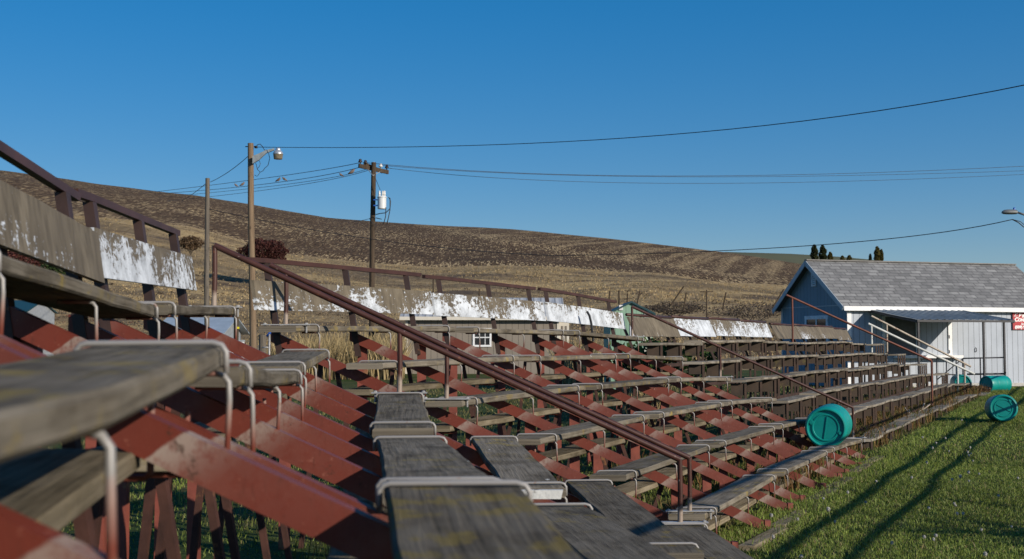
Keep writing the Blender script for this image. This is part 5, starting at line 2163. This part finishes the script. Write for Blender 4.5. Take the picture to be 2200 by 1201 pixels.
G1, G2 = (.014, .022, .008), (.045, .05, .016)
A1, A2 = (.05, .045, .012), (.14, .115, .03)
for lab, px, yt, yb, w_, ga, gb in (('tall dark poplar at the left of the cluster over the gable peak', 1750, 526, 566, 16, G1, G2), ('broad dark poplar in the middle of the cluster over the gable peak', 1768, 527, 566, 17, G1, G2),
                                    ('yellowing small poplar right of the gable peak cluster', 1784, 542, 567, 11, A1, A2), ('low round tree midway between the two poplar groups, the left one', 1810, 550, 566, 9, G2, A2),
                                    ('low round tree midway between the two poplar groups, the right one', 1825, 549, 566, 10, G2, A2), ('tiny dark tree just left of the yellow poplar pair', 1870, 546, 566, 5, G1, G2),
                                    ('tall yellow-green poplar, the wider of the pair above the roof', 1885, 530, 566, 14, A1, A2), ('narrow yellow-green poplar attached to the wider one above the roof', 1894, 536, 566, 8, A1, A2)):
    poplar(lab, px, yt, yb, 560, w_, ga, gb)

# ------------------------------------------------------------------ dandelions
dl = [(1650, 1105), (1662, 1150), (1709, 1109), (1780, 1100), (1789, 1114), (1815, 1060), (1851, 1073), (1905, 1158), (1984, 992), (1990, 1085), (2042, 1028), (2051, 1098), (2058, 1099), (2076, 970), (2078, 975), (2079, 962), (2080, 983), (2077, 968),
      (2003, 963), (2008, 950), (2024, 944), (2030, 963), (2043, 1080), (2047, 1076), (2055, 1030), (2070, 1027), (2070, 1018), (2110, 1190), (1872, 1028), (2000, 1150), (1984, 1145), (1999, 1142), (2105, 1128), (1720, 1183), (1630, 1045), (1975, 940), (2062, 902), (2141, 938),
      (1640, 1060), (1760, 1065), (1946, 1023), (2095, 1010), (2130, 1060), (2160, 1120), (2180, 1020)]
lab0 = 'white dandelion seed head on a thin stalk in the sunny lawn'
mb = MB()
dn = thing('dandelion', lab0, 'dandelion', (0, 0, 0), 'dandelion clocks in the lawn')
mb.tube([(0, 0, -.02), (.012, 0, .06), (.004, .004, .115)], .0035, 5)
mb.build('stalk', 'stem', dn, local=True)
n = 260
d = rng.normal(size=(n, 3))
d /= np.linalg.norm(d, axis=1)[:, None]
V = leafcloud(np.array([.004, .004, .13]) + d * .0145, .0045)
mb = MB()
for q in V:
    b = len(mb.v)
    mb.v += [tuple(p) for p in q]
    mb.face([b, b + 1, b + 2, b + 3])
mb.lathe([(0, -.015), (.010, -.011), (.0145, -.004), (.0145, .004), (.010, .011), (0, .015)], 10, 'z', (.004, .004, .13))
mb.build('seed_head', 'seed', dn, local=True)
for i, (px, py) in enumerate(dl):
    o = dn if i == 0 else copy_tree(dn)
    Y = (CAMZ - .12) * F / (py - 727)
    x = px2x(px, Y)
    o.location = (x, Y, lawn_z(x, Y))
    o.rotation_euler = (random.uniform(-.2, .2), random.uniform(-.25, .25), random.uniform(0, 6))
    s_ = random.uniform(.65, 1.05)
    o.scale = (s_, s_, s_ * random.uniform(.9, 1.3))

# ------------------------------------------------------------------ light
L = Vector((-1.15, 1.0, -.60)).normalized()
sd = bpy.data.lights.new('sun', 'SUN')
sd.energy = 4.7
sd.angle = R(.5)
sd.color = (1.0, .90, .76)
so = bpy.data.objects.new('sun', sd)
COL.objects.link(so)
so.rotation_euler = L.to_track_quat('-Z', 'Y').to_euler()
so.location = -L * 60
el = math.asin(-L.z)
azim = math.atan2(-L.x, -L.y)      # from +Y towards +X
w = bpy.data.worlds.new('World')
sc.world = w
w.use_nodes = True
nt = w.node_tree
nt.nodes.clear()
sky = nt.nodes.new('ShaderNodeTexSky')
sky.sky_type = 'NISHITA'
sky.sun_disc = False
sky.sun_elevation = el
sky.sun_rotation = azim
sky.altitude = 700
sky.air_density = 1.0
sky.dust_density = 1.0
sky.ozone_density = 5.5
hs = nt.nodes.new('ShaderNodeHueSaturation')
hs.inputs['Saturation'].default_value = 1.86
hs.inputs['Hue'].default_value = .509
hs.inputs['Value'].default_value = 1.50
bg = nt.nodes.new('ShaderNodeBackground')
bg.inputs[1].default_value = .145
wo = nt.nodes.new('ShaderNodeOutputWorld')
gm = nt.nodes.new('ShaderNodeGamma')
gm.inputs[1].default_value = .50
nt.links.new(sky.outputs[0], gm.inputs[0])
nt.links.new(gm.outputs[0], hs.inputs['Color'])
nt.links.new(hs.outputs[0], bg.inputs[0])
nt.links.new(bg.outputs[0], wo.inputs[0])

sc.view_settings.view_transform = 'Standard'
sc.view_settings.look = 'None'
sc.view_settings.exposure = 0.08
sc.view_settings.gamma = 1.0
